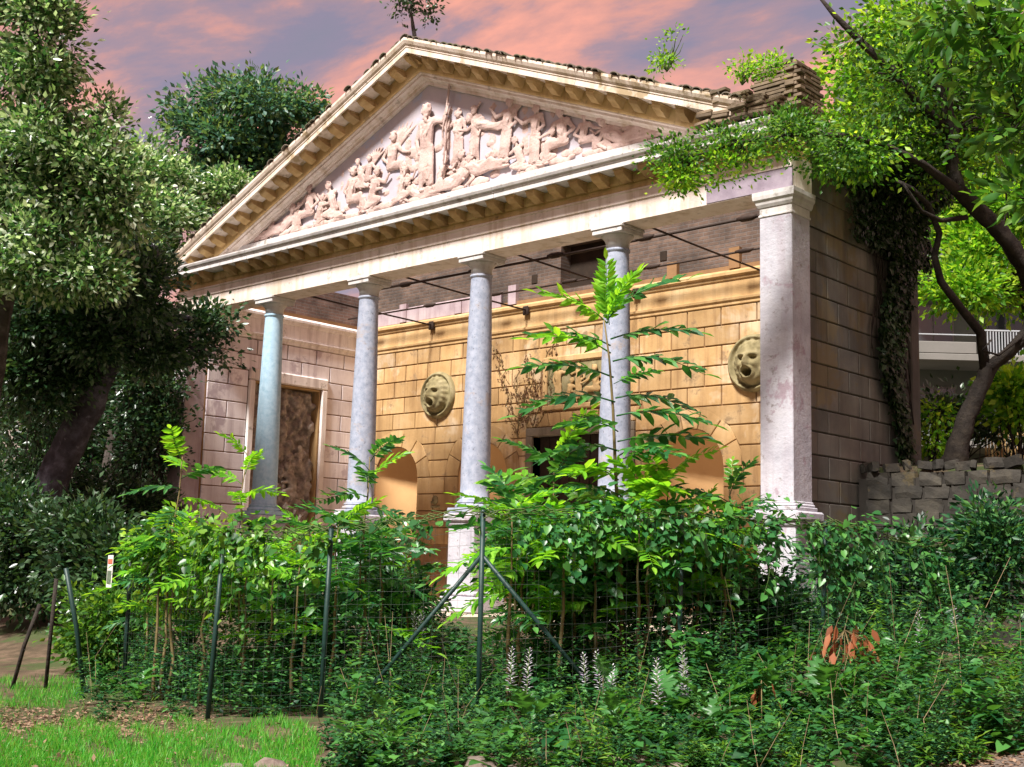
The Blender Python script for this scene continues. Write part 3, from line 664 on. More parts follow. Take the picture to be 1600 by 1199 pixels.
for x in NX:     # voussoirs
    for i in range(7):
        a0=math.pi*i/7;a1=math.pi*(i+1)/7; am=(a0+a1)/2; ri=RN+.0
        poly=[(x+ri*math.cos(a0),ZS+ri*math.sin(a0)),(x+RO*math.cos(a0),ZS+RO*math.sin(a0)),(x+RO*1.02*math.cos(am),ZS+RO*math.sin(am)),(x+RO*math.cos(a1),ZS+RO*math.sin(a1)),(x+ri*math.cos(a1),ZS+ri*math.sin(a1)),(x+ri*math.cos(am),ZS+ri*math.sin(am))]
        rblock(poly,FB,.036,.01,.011).put('voussoir',M_orange,bw)
for i in range(9):   # flat arch over the doorway
    a=-1.62+3.24*i/9;b=-1.62+3.24*(i+1)/9
    rblock([(a,2.30),(b,2.30),(b*1.09,2.50+.14),(a*1.09,2.64)],FB,.036,.01,.011).put('voussoir',M_orange,bw)
for sg_ in(-1,1):
    q_=[(1.2*sg_,2.66),(1.80*sg_,2.66),(1.75*sg_,2.93),(1.2*sg_,2.93)]
    rblock(q_ if sg_>0 else q_[::-1],FB,.034).put('block',M_orange,bw)
# door: frame, gate of planks, dark chamber
mb=MB(); mb.bbox(-1.62,-1.42,YB-.07,YB+.3,ZB,2.10,.015); mb.bbox(1.42,1.62,YB-.07,YB+.3,ZB,2.10,.015); mb.bbox(-1.62,1.62,YB-.075,YB+.3,2.10,2.29,.015); mb.put('door_frame',M_doorst,bw)
mb=MB(); mb.box(-1.40,1.40,YB+.28,YB+.30,ZB,2.1); gt=mb.put('door',M_dark,bw)
for i in range(9): mb=MB(); x=-1.38+i*.31; mb.bbox(x,x+.29,YB+.20,YB+.27,ZB+.02,2.09,.01); mb.put('plank',M_dark,gt)
# framed relief over the door
mb=MB()
for a,b,c,d in((-1.12,1.12,3.82,3.97),(-1.12,1.12,2.69,2.81),(-1.12,-.98,2.812,3.818),(.98,1.12,2.812,3.818)): mb.bbox(a,b,YB-.075,YB+.02,c,d,.02)
mb.put('panel_frame',M_orangew,bw)
mb=MB(); mb.box(-.985,.985,YB-.022,YB+.02,2.8,3.83); pn=mb.put('relief_panel',M_mask,bw)
M_figo=mat('ochre stucco relief',[(.34,.21,.09),(.44,.29,.13),(.5,.34,.18)],4,bump=.4,bscale=30)
for p,x,z,h,fl,sd in(('stand',-.62,2.84,.92,1,31),('stand2',.0,2.84,.90,1,32),('sit',.5,2.83,1.05,-1,33),('kneel',-.28,2.82,.8,1,34)):
    figure(p,x,z,h,fl,YB-.02,0,True,False,False,sd,.022,pn,M_figo,.5)
# cornice band and upper brickwork
mb=MB(); mb.profx([(YB-.03,4.62),(YB-.055,4.64),(YB-.055,4.70),(YB-.09,4.73),(YB-.10,4.78),(YB-.04,4.80),(YB-.04,5.16),(YB-.07,5.18),(YB-.085,5.24),(YB-.13,5.27),(YB-.13,5.33),(YB-.02,5.40),(YB+.4,5.40),(YB+.4,4.62)],-8.0,7.6); mb.put('wall_cornice',M_orangew,bw)
mb=MB()
for a,b,c,d in((-8.1,-.72,5.39,7.0),(.72,7.3,5.39,7.0),(-.72,.72,5.39,5.62),(-.72,.72,6.75,7.0),(.55,.72,5.62,5.9)): mb.box(a,b,YB+.05,YB+.60,c,d)
ub=mb.put('upper_brick_wall',M_brick,T)
for x in np.arange(-8.0,7.0,.34):
    h=random.choice([0,.085,.17,.17,.255]); 
    if h: mb=MB(); mb.box(x,x+.33,YB+.08,YB+.55,6.99,7.0+h); mb.put('coping_brick',M_brick,ub)
mb=MB(); mb.box(-.74,.50,YB+.42,YB+.47,5.6,6.77); mb.put('opening_dark_sheet',M_dark,ub)  # dark sheet standing in for the darkness inside the window opening
mb=MB(); mb.profx([(YB+.03,5.41),(YB-.02,5.41),(YB-.03,5.75),(YB+.03,5.82)],-7.9,-2.6); mb.put('plaster_remnant',M_antal,ub)
for x in(-6.2,-4.1,-2.2,.95,2.6,4.2,6.4):
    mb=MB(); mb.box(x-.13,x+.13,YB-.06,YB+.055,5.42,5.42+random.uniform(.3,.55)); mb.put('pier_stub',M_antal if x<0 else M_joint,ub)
for x in(-3.6,-1.55,2.3,5.4):
    mb=MB(); mb.bbox(x-.09,x+.09,YB+.03,YB+.06,5.88,6.10,.005); mb.put('putlog_dark_slab',M_dark,ub)  # flat dark slabs painted as the shade inside putlog holes
# mask medallions
def maskmesh():
    n=40; V=[];
    def g(u,v,cu,cv,su,sv): return math.exp(-((u-cu)/su)**2-((v-cv)/sv)**2)
    def hgt(u,v):
        r=math.hypot(u,v)
        rim=.10*math.exp(-((r-.90)/.07)**2)
        fr=math.hypot(u/.62,(v+.02)/.78); face=.34*math.sqrt(max(0,1-fr*fr)) if fr<1 else 0
        h=.02+rim+face
        hair=max(0,1-abs(math.hypot(u/.66,(v-.02)/.80)-.92)/.20); h+=.11*hair*(.75+.35*math.sin(math.atan2(v,u)*17+r*9))*(1 if v>-.35 else max(0,(v+.75)/.4))
        h+=.17*g(u,v,0,.02,.075,.20)+.08*g(u,v,0,-.10,.11,.07)
        h+=.08*g(u,v,-.22,.24,.16,.06)+.08*g(u,v,.22,.24,.16,.06)
        h-=.13*g(u,v,-.22,.12,.11,.075)+.13*g(u,v,.22,.12,.11,.075)
        h+=.05*g(u,v,-.22,.12,.045,.04)+.05*g(u,v,.22,.12,.045,.04)
        h+=.06*g(u,v,-.30,-.10,.12,.12)+.06*g(u,v,.30,-.10,.12,.12)
        mo=math.hypot(u/.17,(v+.36)/.14); h-=.30*max(0,min(1,(1.15-mo)*2.2))
        h+=.07*math.exp(-((mo-1.35)/.22)**2)
        h+=.08*g(u,v,0,-.62,.18,.10)
        return max(h,-.02)
    V=[(0,-hgt(0,0)*.85-.04,0)];F=[];na=64;nr=30
    for j in range(1,nr+1):
        r=j/nr
        for i in range(na):
            a=2*math.pi*i/na; u,v=r*math.cos(a),r*math.sin(a); V.append((u*.61,-hgt(u,v)*.85-.04,v*.61))
    for i in range(na): F.append((0,1+(i+1)%na,1+i))
    for j in range(nr-1):
        for i in range(na): F.append((1+j*na+i,1+j*na+(i+1)%na,1+(j+1)*na+(i+1)%na,1+(j+1)*na+i))
    b=len(V); 
    for i in range(na): a=2*math.pi*i/na; V.append((.61*math.cos(a),.03,.61*math.sin(a)))
    for i in range(na): F.append((1+(nr-1)*na+i,1+(nr-1)*na+(i+1)%na,b+(i+1)%na,b+i))
    mb=MB(); mb.add(V,F,True); return mb.mesh('mask_medallion')
MASK=maskmesh(); MASK.materials.append(M_mask)
for x in(-4.70,4.68):
    o=put('mask_medallion',MASK,None,bw,mw=Matrix.Translation((x,YB-.03,3.33)))
# fountain spout between the niches
mb=MB(); mb.ball((-4.68,YB-.06,.62),.10,(1,.7,1.2),2); mb.tube([(-4.68,YB,.62),(-4.68,YB-.18,.55)],.035); mb.bbox(-4.85,-4.51,YB-.06,YB,.42,.48,.01); mb.put('spout',M_mask,bw)

# left side wall (inner face x=-8.0)
mb=MB(); 
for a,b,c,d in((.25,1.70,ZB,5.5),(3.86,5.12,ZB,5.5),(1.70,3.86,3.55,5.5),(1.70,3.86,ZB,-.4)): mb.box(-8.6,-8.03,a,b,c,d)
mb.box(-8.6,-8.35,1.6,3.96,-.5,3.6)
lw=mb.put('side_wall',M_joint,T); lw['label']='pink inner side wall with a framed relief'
FL=(Vector((-8.03,0,0)),Vector((0,1,0)),Vector((0,0,1)),Vector((1,0,0)))
for k in range(len(ZJ)-1):
    z0,z1=ZJ[k],ZJ[k+1]
    sp2=[(.28,1.5),(4.06,5.09)] if z0<3.7 else [(.28,5.09)]
    for l,r in sp2:
        w_=.98; nb=max(1,round((r-l)/w_)); off=.5 if k%2 else 0
        xs_=[l]+[l+(i+off)*(r-l)/nb for i in range(1 if off==0 else 0,nb)]+[r]
        xs_=[q for i,q in enumerate(xs_) if i==0 or q-xs_[i-1]>.2]
        for a,b in zip(xs_,xs_[1:]): rblock([(a,z0),(b,z0),(b,z1),(a,z1)],FL,.034).put('block',M_pinkblk,lw)
mb=MB()
for a,b,c,d in((1.5,4.06,3.56,3.86),(1.5,1.70,-.45,3.555),(3.86,4.06,-.45,3.555)): mb.bbox(-8.03,-7.94,a,b,c,d,.03)
mb.put('panel_frame',M_pinkw,lw)
mb=MB()
for a,b,c,d in((1.70,1.74,-.4,3.55),(3.82,3.86,-.4,3.55),(1.74,3.82,3.51,3.55)): mb.box(-8.35,-8.03,a,b,c,d)
mb.put('panel_reveal',M_orangew,lw)
mb=MB()
for i in range(420):
    yy=random.uniform(1.8,3.8); zz=random.uniform(-.4,3.45); rr=random.uniform(.07,.20)
    if 1.6<zz<2.7 and random.random()<.55: rr*=.55
    mb.ball((-8.30,yy,zz),rr,(1.0+random.random()*.5,random.uniform(.5,1.2),random.uniform(.6,1.4)),1)
mb.box(-8.42,-8.31,1.74,3.82,-.45,3.5)
me=remesh(mb.mesh('r',False),.026,1); me.materials.append(M_relief); put('rocky_relief',me,None,lw)
Mr=Matrix(((0,-1,0,0),(1,0,0,0),(0,0,1,0),(0,0,0,1)))
for p,y,z,h,fl,sd in(('sit',2.2,.3,1.3,1,41),('kneel',3.1,.55,1.35,-1,42),('recline',2.9,-.2,1.3,1,43),('sit',3.35,1.2,1.0,-1,44)):
    o=figure(p,0,0,h,fl,0,0,True,False,False,sd,.024,lw,M_relief,.8); WM[o]=Matrix.Translation((-8.24,y,z))@Mr; o.matrix_basis=WM[o]
mb=MB(); mb.profy([(-8.04,4.62),(-7.975,4.64),(-7.975,4.70),(-7.94,4.73),(-7.93,4.78),(-7.99,4.80),(-7.99,5.16),(-7.96,5.18),(-7.945,5.24),(-7.90,5.27),(-7.90,5.33),(-8.0,5.40),(-8.5,5.40),(-8.5,4.62)],.25,YB-.05); mb.put('wall_cornice',M_pinkw,lw)
mb=MB(); mb.box(-8.6,-8.08,.3,5.7,5.39,6.0); mb.box(-8.58,-8.12,1.2,5.6,5.99,6.35); mb.put('upper_brick_wall',brickmat('old brick side',(.19,.12,.10),(.27,.19,.16),(.25,.22,.2),1,'YZ'),T)
# right side wall (outer face)
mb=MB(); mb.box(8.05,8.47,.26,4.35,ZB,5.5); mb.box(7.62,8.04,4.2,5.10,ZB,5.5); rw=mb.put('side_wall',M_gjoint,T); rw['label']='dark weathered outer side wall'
FR=(Vector((8.47,0,0)),Vector((0,1,0)),Vector((0,0,1)),Vector((1,0,0)))
zr=[4.57-.366*k for k in range(18)]
for k in range(len(zr)-1):
    z1,z0=zr[k],zr[k+1]
    if z0<-1.3: continue
    off=.5 if k%2 else 0; xs_=[.29]+[.29+(i+off)*.72 for i in range(0 if off else 1,6)]+[4.02]; xs_=[q for i,q in enumerate(xs_) if i in(0,len(xs_)-1) or q<3.75]
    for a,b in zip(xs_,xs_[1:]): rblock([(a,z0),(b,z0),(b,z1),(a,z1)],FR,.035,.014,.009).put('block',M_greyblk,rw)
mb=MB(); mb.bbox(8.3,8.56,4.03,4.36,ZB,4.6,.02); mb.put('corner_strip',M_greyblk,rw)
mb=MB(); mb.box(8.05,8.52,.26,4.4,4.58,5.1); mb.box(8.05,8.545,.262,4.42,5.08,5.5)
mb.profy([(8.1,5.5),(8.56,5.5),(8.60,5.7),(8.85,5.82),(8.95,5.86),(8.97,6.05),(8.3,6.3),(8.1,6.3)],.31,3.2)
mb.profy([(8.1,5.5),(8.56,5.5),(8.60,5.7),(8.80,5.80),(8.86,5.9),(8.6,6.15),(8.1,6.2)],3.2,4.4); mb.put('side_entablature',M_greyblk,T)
# iron ties
for i,x in enumerate(XC):
    mb=MB(); mb.tube([(x,.30,5.27),(x+.02,2.7,5.215),(x,YB-.02,5.20)],.021,8); mb.bbox(x-.09,x+.09,YB-.14,YB-.08,5.08,5.30,.01); mb.put('tie_rod',M_iron,T)
for y,z,x0,x1,r in((2.5,5.60,-4.2,8.0,.030),(4.6,5.62,-7.9,8.0,.024)):
    mb=MB(); mb.tube([(x0,y,z),((x0+x1)/2,y+.02,z-.03),(x1,y,z)],r,8)
    for xx in np.arange(x0+.9,x1,2.35): mb.tube([(xx-.22,y,z),(xx-.1,y,z-.01),(xx+.1,y,z-.01),(xx+.22,y,z)],[r,r*2.2,r*2.2,r],8)
    mb.put('iron_bar',M_iron,T)
# dried creeper on the back wall
dc=empty('dried_creeper',(-1.9,YB-.05,2.2),'brown dried creeper clinging to the back wall beside the relief panel','creeper')
mb=MB(); cp_=[]
for i in range(11):
    x,z=-1.62+random.uniform(-.4,.25),2.0+random.uniform(0,.6); pts=[(x,YB-.045,z)]; dx_=random.uniform(-.14,.10)
    for k in range(random.randint(9,17)):
        x+=dx_*.5+random.gauss(0,.07); z+=random.uniform(.06,.20); z=min(z,4.5); pts.append((x,YB-.045,z)); cp_.append((x,YB-.06,z))
    mb.tube(pts,.007,4,cap=False)
mb.put('stems',M_stem,dc)['kind']='stuff'
#SECTION_PLANTS
# ================================================================== plant helpers
def nrm(a): return a/np.maximum(1e-6,np.linalg.norm(a,axis=-1,keepdims=True))
LEAF4=(np.array([(0,0,0),(.45,.27,.07),(1,0,-.04),(.45,-.27,.07)]),np.array([(0,2,1),(0,3,2)]))
LEAFN=(np.array([(0,0,0),(.45,.15,.05),(1,0,-.06),(.45,-.15,.05)]),np.array([(0,2,1),(0,3,2)]))
LEAF6=(np.array([(0,0,0),(.3,.19,.05),(.7,.15,.03),(1,0,-.08),(.7,-.15,.03),(.3,-.19,.05),(.5,0,-.01)]),np.array([(0,6,1),(1,6,2),(2,6,3),(3,6,4),(4,6,5),(5,6,0)]))
HEART=(np.array([(0,0,0),(-.13,.22,.05),(.12,.42,.08),(.5,.33,.05),(1,0,-.10),(.5,-.33,.05),(.12,-.42,.08),(-.13,-.22,.05)]),np.array([(0,2,1),(0,3,2),(0,4,3),(0,5,4),(0,6,5),(0,7,6)]))
def lobed(nl,deep):
    pts=[(0,0,0)]; k=nl*2
    for i in range(k+1):
        a=-2.5+5.0*i/k; r=(1.0 if i%2==0 else deep)*(.62+.38*math.cos(a*.62)); pts.append((.15+.85*r*math.cos(a*.9)*.95,r*math.sin(a*.9)*.62,.06*math.sin(i*2.1)+.10*abs(math.sin(a))-.12*max(0,r*math.cos(a))))
    return np.array(pts),np.array([(0,i,i+1) for i in range(1,k+1)])
LOBED=lobed(7,.66)
BLADE=(np.array([(0,-.035,0),(0,.035,0),(.55,.022,.03),(.55,-.022,.03),(1,0,-.12)]),np.array([(0,2,1),(0,3,2),(3,4,2)]))
def scatter(name,tm,pos,d,n,size,smoothf=False):
    tv,tf=tm; d=nrm(d); y=nrm(np.cross(n,d)); z=np.cross(d,y); size=np.asarray(size).reshape(-1,1,1)
    V=pos[:,None,:]+size*(tv[None,:,0:1]*d[:,None,:]+tv[None,:,1:2]*y[:,None,:]+tv[None,:,2:3]*z[:,None,:])
    k=len(tv); F=(np.arange(len(pos))[:,None,None]*k+tf[None]).reshape(-1,3)
    return mesh_np(name,V.reshape(-1,3),F,smoothf)
def rdir(n,up=0.,rg=rng): 
    v=rg.normal(size=(n,3)); v[:,2]+=up; return nrm(v)
def ell(u,v,ru,rv,d,ry=None):
    """an ellipsoid given by where it shows in the photograph and how far away it stands"""
    c=at(u,v,d); s=d/FPX; return (np.array(c),(ru*s,(ry if ry else ru*s*.8),rv*s))
def clumps(ells,n,shell=.45):
    w=np.array([r[0]*r[1]*r[2] for c,r in ells])**.75; w/=w.sum(); idx=rng.choice(len(ells),n,p=w)
    C=np.array([ells[i][0] for i in idx]); Rr=np.array([ells[i][1] for i in idx])
    dv=rdir(n); rad=rng.random((n,1))**shell
    loc=dv*rad
    # local frame: x along view right, y along view depth
    fx=np.array([RGT[0],RGT[1],0]); fy=np.array([-RGT[1],RGT[0],0])
    P=C+loc[:,0:1]*Rr[:,0:1]*fx+loc[:,1:2]*Rr[:,1:2]*fy+loc[:,2:3]*Rr[:,2:3]*np.array([0,0,1]); return P,dv,idx
def crown(name,ells,ncl,per,spread,size,tm,m,parent,shell=.45,up=.6,droop=0.,flat=.7):
    P,dv,idx=clumps(ells,int(ncl*2.0),shell); far=rng.random(len(P))<.13
    cen=np.array([ells[i][0] for i in idx]); P[far]=cen[far]+(P[far]-cen[far])*rng.uniform(1.0,1.3,(far.sum(),1))
    fr=1.9/max(.4,np.mean([r[0] for c,r in ells])); nz=np.sin(P[:,0]*fr*2.1+1)*np.sin(P[:,1]*fr*1.9+2)+np.sin(P[:,2]*fr*2.6+.5+P[:,0]*fr)+.5*np.sin(P[:,1]*fr*4+P[:,2]*fr*3)
    keep=np.argsort(-nz-rng.random(len(P))*.9)[:ncl]; P=P[keep];dv=dv[keep];idx=idx[keep]; n=ncl*per
    off=rng.normal(size=(n,3))*spread; off[:,2]*=flat
    pos=np.repeat(P,per,0)+off
    d=nrm(off)+.5*np.repeat(dv,per,0)+rdir(n)*.7; d[:,2]-=droop
    nn=rdir(n,up)+np.repeat(dv,per,0)*.3
    sz=size*rng.uniform(.65,1.35,n)
    o=put(name,scatter(name,tm,pos,d,nn,sz),m,parent); o['kind']='stuff'
    return P,idx,o
def bough(parent,name,pts,rad,m,n=7):
    mb=MB()
    if n>=9:       # knotty: resample and roughen
        P_=[];R_=[]
        for i in range(len(pts)-1):
            for k in range(7): P_.append(Vector(pts[i]).lerp(Vector(pts[i+1]),k/7)); R_.append(rad[i]+(rad[i+1]-rad[i])*k/7)
        P_.append(Vector(pts[-1])); R_.append(rad[-1]); n=18; mb.tube(P_,R_,n)
        for j in range(len(P_)):
            for i in range(n):
                v=Vector(mb.v[j*n+i]); a=6.283*i/n; f=1+.10*math.sin(a*3+j*.23)+.07*math.sin(a*7+j*.6)+.06*math.sin(j*1.1+a)+random.uniform(-.05,.05); mb.v[j*n+i]=tuple(P_[j]+(v-P_[j])*f)
    else: mb.tube(pts,rad,n)
    return mb.put(name,m,parent)
def wiggle(a,b,k=5,amp=.08):
    a=Vector(a);b=Vector(b);L_=(b-a).length; out=[a]
    for i in range(1,k): out.append(a.lerp(b,i/k)+Vector((random.gauss(0,1),random.gauss(0,1),random.gauss(0,1)))*amp*L_*.5)
    return out+[b]
def twigs(parent,src,P,r,m,cnt,name='branches'):
    mb=MB(); src=[Vector(s) for s in src]
    for i in np.random.default_rng(5).permutation(len(P))[:cnt]:
        p=Vector(P[i]); s=min(src,key=lambda q:(q-p).length); pts=wiggle(s,p,4,.12)
        mb.tube(pts,[r,r*.8,r*.6,r*.45,r*.25],4,cap=False)
    o=put(name,mb.mesh(name,False),m,parent); o['kind']='stuff'; return o
def tree(name,label,trunkpts,rad,mt,ells,ncl,per,spread,size,tm,ml,limbs=True,ntw=60,cat='tree',group=None,tr=.03,**k):
    t=empty(name,trunkpts[0],label,cat,group)
    pts=[Vector(p) for p in trunkpts]; bough(t,'trunk',pts,rad,mt,10)
    ends=list(pts[len(pts)//2:])
    for i,(c,r) in enumerate(ells):
        s=min(pts[1:],key=lambda q:(q-Vector(c)).length+abs(q.z-c[2])*.3); w=wiggle(s,c,5,.10); r0=rad[-1]*.75
        bough(t,'limb',w,[r0*(1-.14*j) for j in range(6)],mt,6); ends+=w[2:]
    P,idx,o=crown('crown',ells,ncl,per,spread,size,tm,ml,t,**k)
    if ntw: twigs(t,ends,P,tr,mt,ntw)
    return t,ends

# ================================================================== trees
n=len(cp_)*3; pos=np.repeat(np.array(cp_),3,0)+rng.normal(size=(n,3))*np.array([.07,.005,.07]); d=rdir(n); d[:,1]*=.3; d[:,2]-=.6
put('leaves',scatter('leaves',LEAF4,pos,d,np.tile((0.,-1.,.3),(n,1))+rdir(n)*.4,rng.uniform(.05,.10,n)),F_dead2,dc)['kind']='stuff'
TREES=empty
t1,_=tree('evergreen_tree','leaning evergreen with a thick lichen spotted trunk left of the temple',
 [at(35,880,27),at(62,800,27),at(95,725,27),at(135,640,27),at(165,570,26.8),at(190,505,26.6),at(220,440,26.3),at(245,390,26)],[.44,.38,.34,.31,.28,.26,.22,.16],M_barkl,
 [ell(215,455,50,50,25.5,.8),ell(300,520,40,32,28.0,.5),ell(335,500,24,14,28.2,.3),ell(320,548,30,14,28.2,.3),ell(200,400,60,50,26.5),ell(90,480,100,70,26),ell(240,540,45,50,27,.8),ell(60,580,90,60,26.5),ell(150,520,50,40,25.8)],620,48,.25,.145,LEAF4,F_dark,ntw=110,shell=.42)
t2,_=tree('broadleaf_tree','tall sunlit tree with pale glossy leaves at the far left edge',
 [at(-60,1000,23.5),at(-40,800,23.5),at(-20,600,23.5),at(10,420,23.5),at(40,250,23.5),at(40,100,23.5)],[.35,.3,.27,.22,.16,.1],M_bark,
 [ell(50,60,75,110,23),ell(60,240,120,110,23),ell(160,310,80,60,23.2),ell(40,400,110,60,22.5),ell(130,420,70,40,22.6),ell(20,-60,80,80,23),ell(140,200,50,40,23.5)],900,42,.21,.135,LEAF4,F_olive,ntw=160,shell=.42)
t3,_=tree('broadleaf_tree','spreading sunlit tree whose pale boughs reach the left end of the pediment',
 [at(150,900,32),at(180,700,32),at(205,550,32),at(215,420,32),at(225,330,33)],[.28,.24,.2,.16,.1],M_bark,
 [ell(225,330,80,55,33.2),ell(300,320,50,32,34.7,.8),ell(355,292,36,20,35.2,.6),ell(160,400,80,50,31.7),ell(225,395,45,36,33.2,.8),ell(180,270,60,45,33.2),ell(255,280,50,25,34.2)],640,42,.23,.15,LEAF4,F_olive,ntw=80,shell=.42)
t4,_=tree('broadleaf_tree','blue green rounded tree rising behind the left slope of the pediment',
 [at(400,700,46),at(395,500,46),at(390,350,46),at(385,250,46)],[.4,.35,.3,.2],M_bark,
 [ell(400,160,75,50,45),ell(470,160,24,30,46),ell(340,140,20,24,46),ell(330,230,75,60,45),ell(440,180,60,60,46),ell(310,170,40,45,45),ell(390,270,90,50,46),ell(440,240,60,50,46)],460,34,.34,.23,LEAF4,F_blue,ntw=160,tr=.05,shell=.45)
t5,_=tree('broadleaf_tree','sparse twiggy treetop just above the pediment peak',
 [at(655,500,44),at(655,200,44),at(648,60,44),at(642,15,44)],[.3,.2,.08,.04],M_bark,
 [ell(625,8,30,14,44),ell(668,22,24,18,44),ell(650,-15,40,18,44)],44,16,.22,.17,LEAF4,F_dark,ntw=36,tr=.025)
# small sprouts on the roof
for i,(u,v,ru,rv,lab) in enumerate(((1042,84,26,32,'tall yellow green sprout growing on the right roof slope'),(1160,105,24,14,'low sprout growing beside the brick stack on the roof'),(1205,105,20,12,'mossy tuft on top of the roof brick stack'))):
    e=ell(u,v,ru,rv,(19.3,18.9,18.6)[i],.3); b=at(u,(112,133,104)[i],(19.3,18.9,18.6)[i])
    t=empty('roof_weed',b,lab,'weed','weeds on the roof'); mb=MB()
    for k in range(7): mb.tube(wiggle(b,Vector(e[0])+Vector((random.gauss(0,.18),0,random.uniform(-.1,e[1][2]))),4,.1),[.013,.011,.009,.007,.004],4)
    mb.put('stem',M_gstem,t); crown('foliage',[e],26,12,.07,.07,LEAF4,F_lime,t)
# right hand tree with dark twisting trunk
TRL='dark twisted tree standing behind the stone wall with a bough over the pediment'
t=empty('twisted_tree',at(1492,722,21),TRL,'tree')
bough(t,'trunk',[at(1488,735,21),at(1497,700,21),at(1512,650,21),at(1535,600,21),at(1547,570,21)],[.24,.18,.15,.14,.13],M_barkd,10)
A=[at(1545,575,21),at(1575,552,20.9),at(1605,520,20.8),at(1618,470,20.7),at(1600,415,20.6),at(1565,365,20.4),at(1525,325,20.2),at(1497,295,20),at(1487,250,20),at(1488,205,20),at(1475,160,20),at(1455,110,20),at(1440,50,20)]
bough(t,'limb',A,[.11,.105,.10,.10,.14,.14,.13,.12,.11,.10,.085,.07,.045],M_barkd,9)
B=[at(1480,205,20),at(1440,165,20),at(1400,115,19.9),at(1350,70,19.8),at(1305,25,19.8),at(1280,-5,19.8)]; bough(t,'limb',B,[.10,.085,.075,.065,.045,.025],M_barkd,7)
Cc=[at(1540,580,21),at(1532,520,21),at(1500,480,20.8),at(1470,440,20.6),at(1460,400,20.5),at(1468,365,20.4),at(1450,320,20.2),at(1425,295,20),at(1400,282,20)]; bough(t,'limb',Cc,[.095,.08,.07,.065,.06,.056,.048,.04,.025],M_barkd,8)
D=[at(1500,300,20),at(1440,255,19),at(1385,228,19.0),at(1320,212,18.2),at(1240,210,17.7),at(1160,222,17.4),at(1080,245,17.2)]; bough(t,'limb',D,[.09,.06,.05,.042,.034,.024,.012],M_barkd,7)
E2=[at(1510,340,20.2),at(1470,345,20),at(1440,330,19.8),at(1410,285,19.6)]; bough(t,'limb',E2,[.05,.04,.03,.02],M_barkd,6)
bough(t,'limb',[at(1487,210,20),at(1484,150,20),at(1484,90,20),at(1476,20,20)],[.07,.05,.04,.02],M_barkd,6)
bough(t,'limb',[at(1605,520,20.8),at(1560,555,20.6),at(1535,548,20.5),at(1550,530,20.5)],[.03,.025,.02,.015],M_barkd,6)
EL=[ell(1410,150,80,60,20,1.2),ell(1345,225,60,40,19,.9),ell(1470,80,110,70,20.5,1.5),ell(1350,60,36,40,20,.6),ell(1480,250,80,50,20.5,1.2),ell(1560,190,70,90,21,1.4)]
P,_,o=crown('crown',EL,210,46,.24,.105,LEAF4,F_mid,t,shell=.5); twigs(t,A[4:]+B+Cc+D,P,.02,M_barkd,120)
EL2=[ell(1230,205,60,30,17.8,.5),ell(1140,225,70,28,17.5,.45),ell(1060,250,48,26,17.3,.35),ell(1075,285,26,18,17.3,.25),ell(1290,240,45,32,18.1,.45),ell(1190,200,34,14,17.6,.35),ell(1330,225,50,30,18.6,.5)]
crown('crown',EL,70,46,.24,.105,LEAF4,F_lime,t,shell=.5)  # lime copy of the crown stands in for light from behind
P,_,o=crown('crown',EL2,120,40,.13,.075,LEAF4,F_mid,t,shell=.55); twigs(t,D,P,.010,M_barkd,70)
P,_,o=crown('crown',[ell(1120,262,60,14,17.4,.3),ell(1210,235,50,16,17.7,.3),ell(1060,280,40,14,17.3,.3)],36,40,.12,.075,LEAF4,F_lime,t,shell=.55); twigs(t,D,P,.010,M_barkd,24)
# background trees on the terrace
tree('broadleaf_tree','bright lime green tree behind the twisted trunk in front of the balcony',[at(1640,720,30),at(1630,600,30),at(1600,450,30),at(1560,350,30)],[.2,.17,.14,.1],M_barkd,
 [ell(1500,450,50,26,29),ell(1560,330,80,70,30),ell(1470,330,50,60,31),ell(1580,450,50,30,30),ell(1450,250,60,50,31),ell(1520,400,60,36,29.5)],240,60,.34,.17,LEAF4,F_lime,ntw=50)
tree('broadleaf_tree','lime green tree filling the sky right of the brick stack',[at(1330,600,34),at(1330,400,34),at(1340,250,34),at(1350,150,34)],[.3,.25,.2,.12],M_barkd,
 [ell(1350,130,36,50,33),ell(1410,60,80,60,34),ell(1480,150,120,90,35),ell(1590,80,90,110,34),ell(1560,230,90,60,35),ell(1370,230,60,60,34),ell(1330,190,40,36,33)],400,60,.42,.20,LEAF4,F_lime,ntw=80,tr=.04)
tree('magnolia_tree','glossy large leaved evergreen hanging in from the upper right corner',[at(1760,1000,17.5),at(1740,700,17.5),at(1700,400,17.5),at(1660,200,17.5),at(1600,90,17.5)],[.25,.22,.18,.13,.08],M_barkd,
 [ell(1560,60,80,70,17.5,.9),ell(1590,180,60,60,17.5,.8),ell(1520,20,70,40,17.5,.8),ell(1600,310,45,50,17.5,.6)],80,14,.20,.24,LEAF6,F_mid,ntw=60,tr=.015)
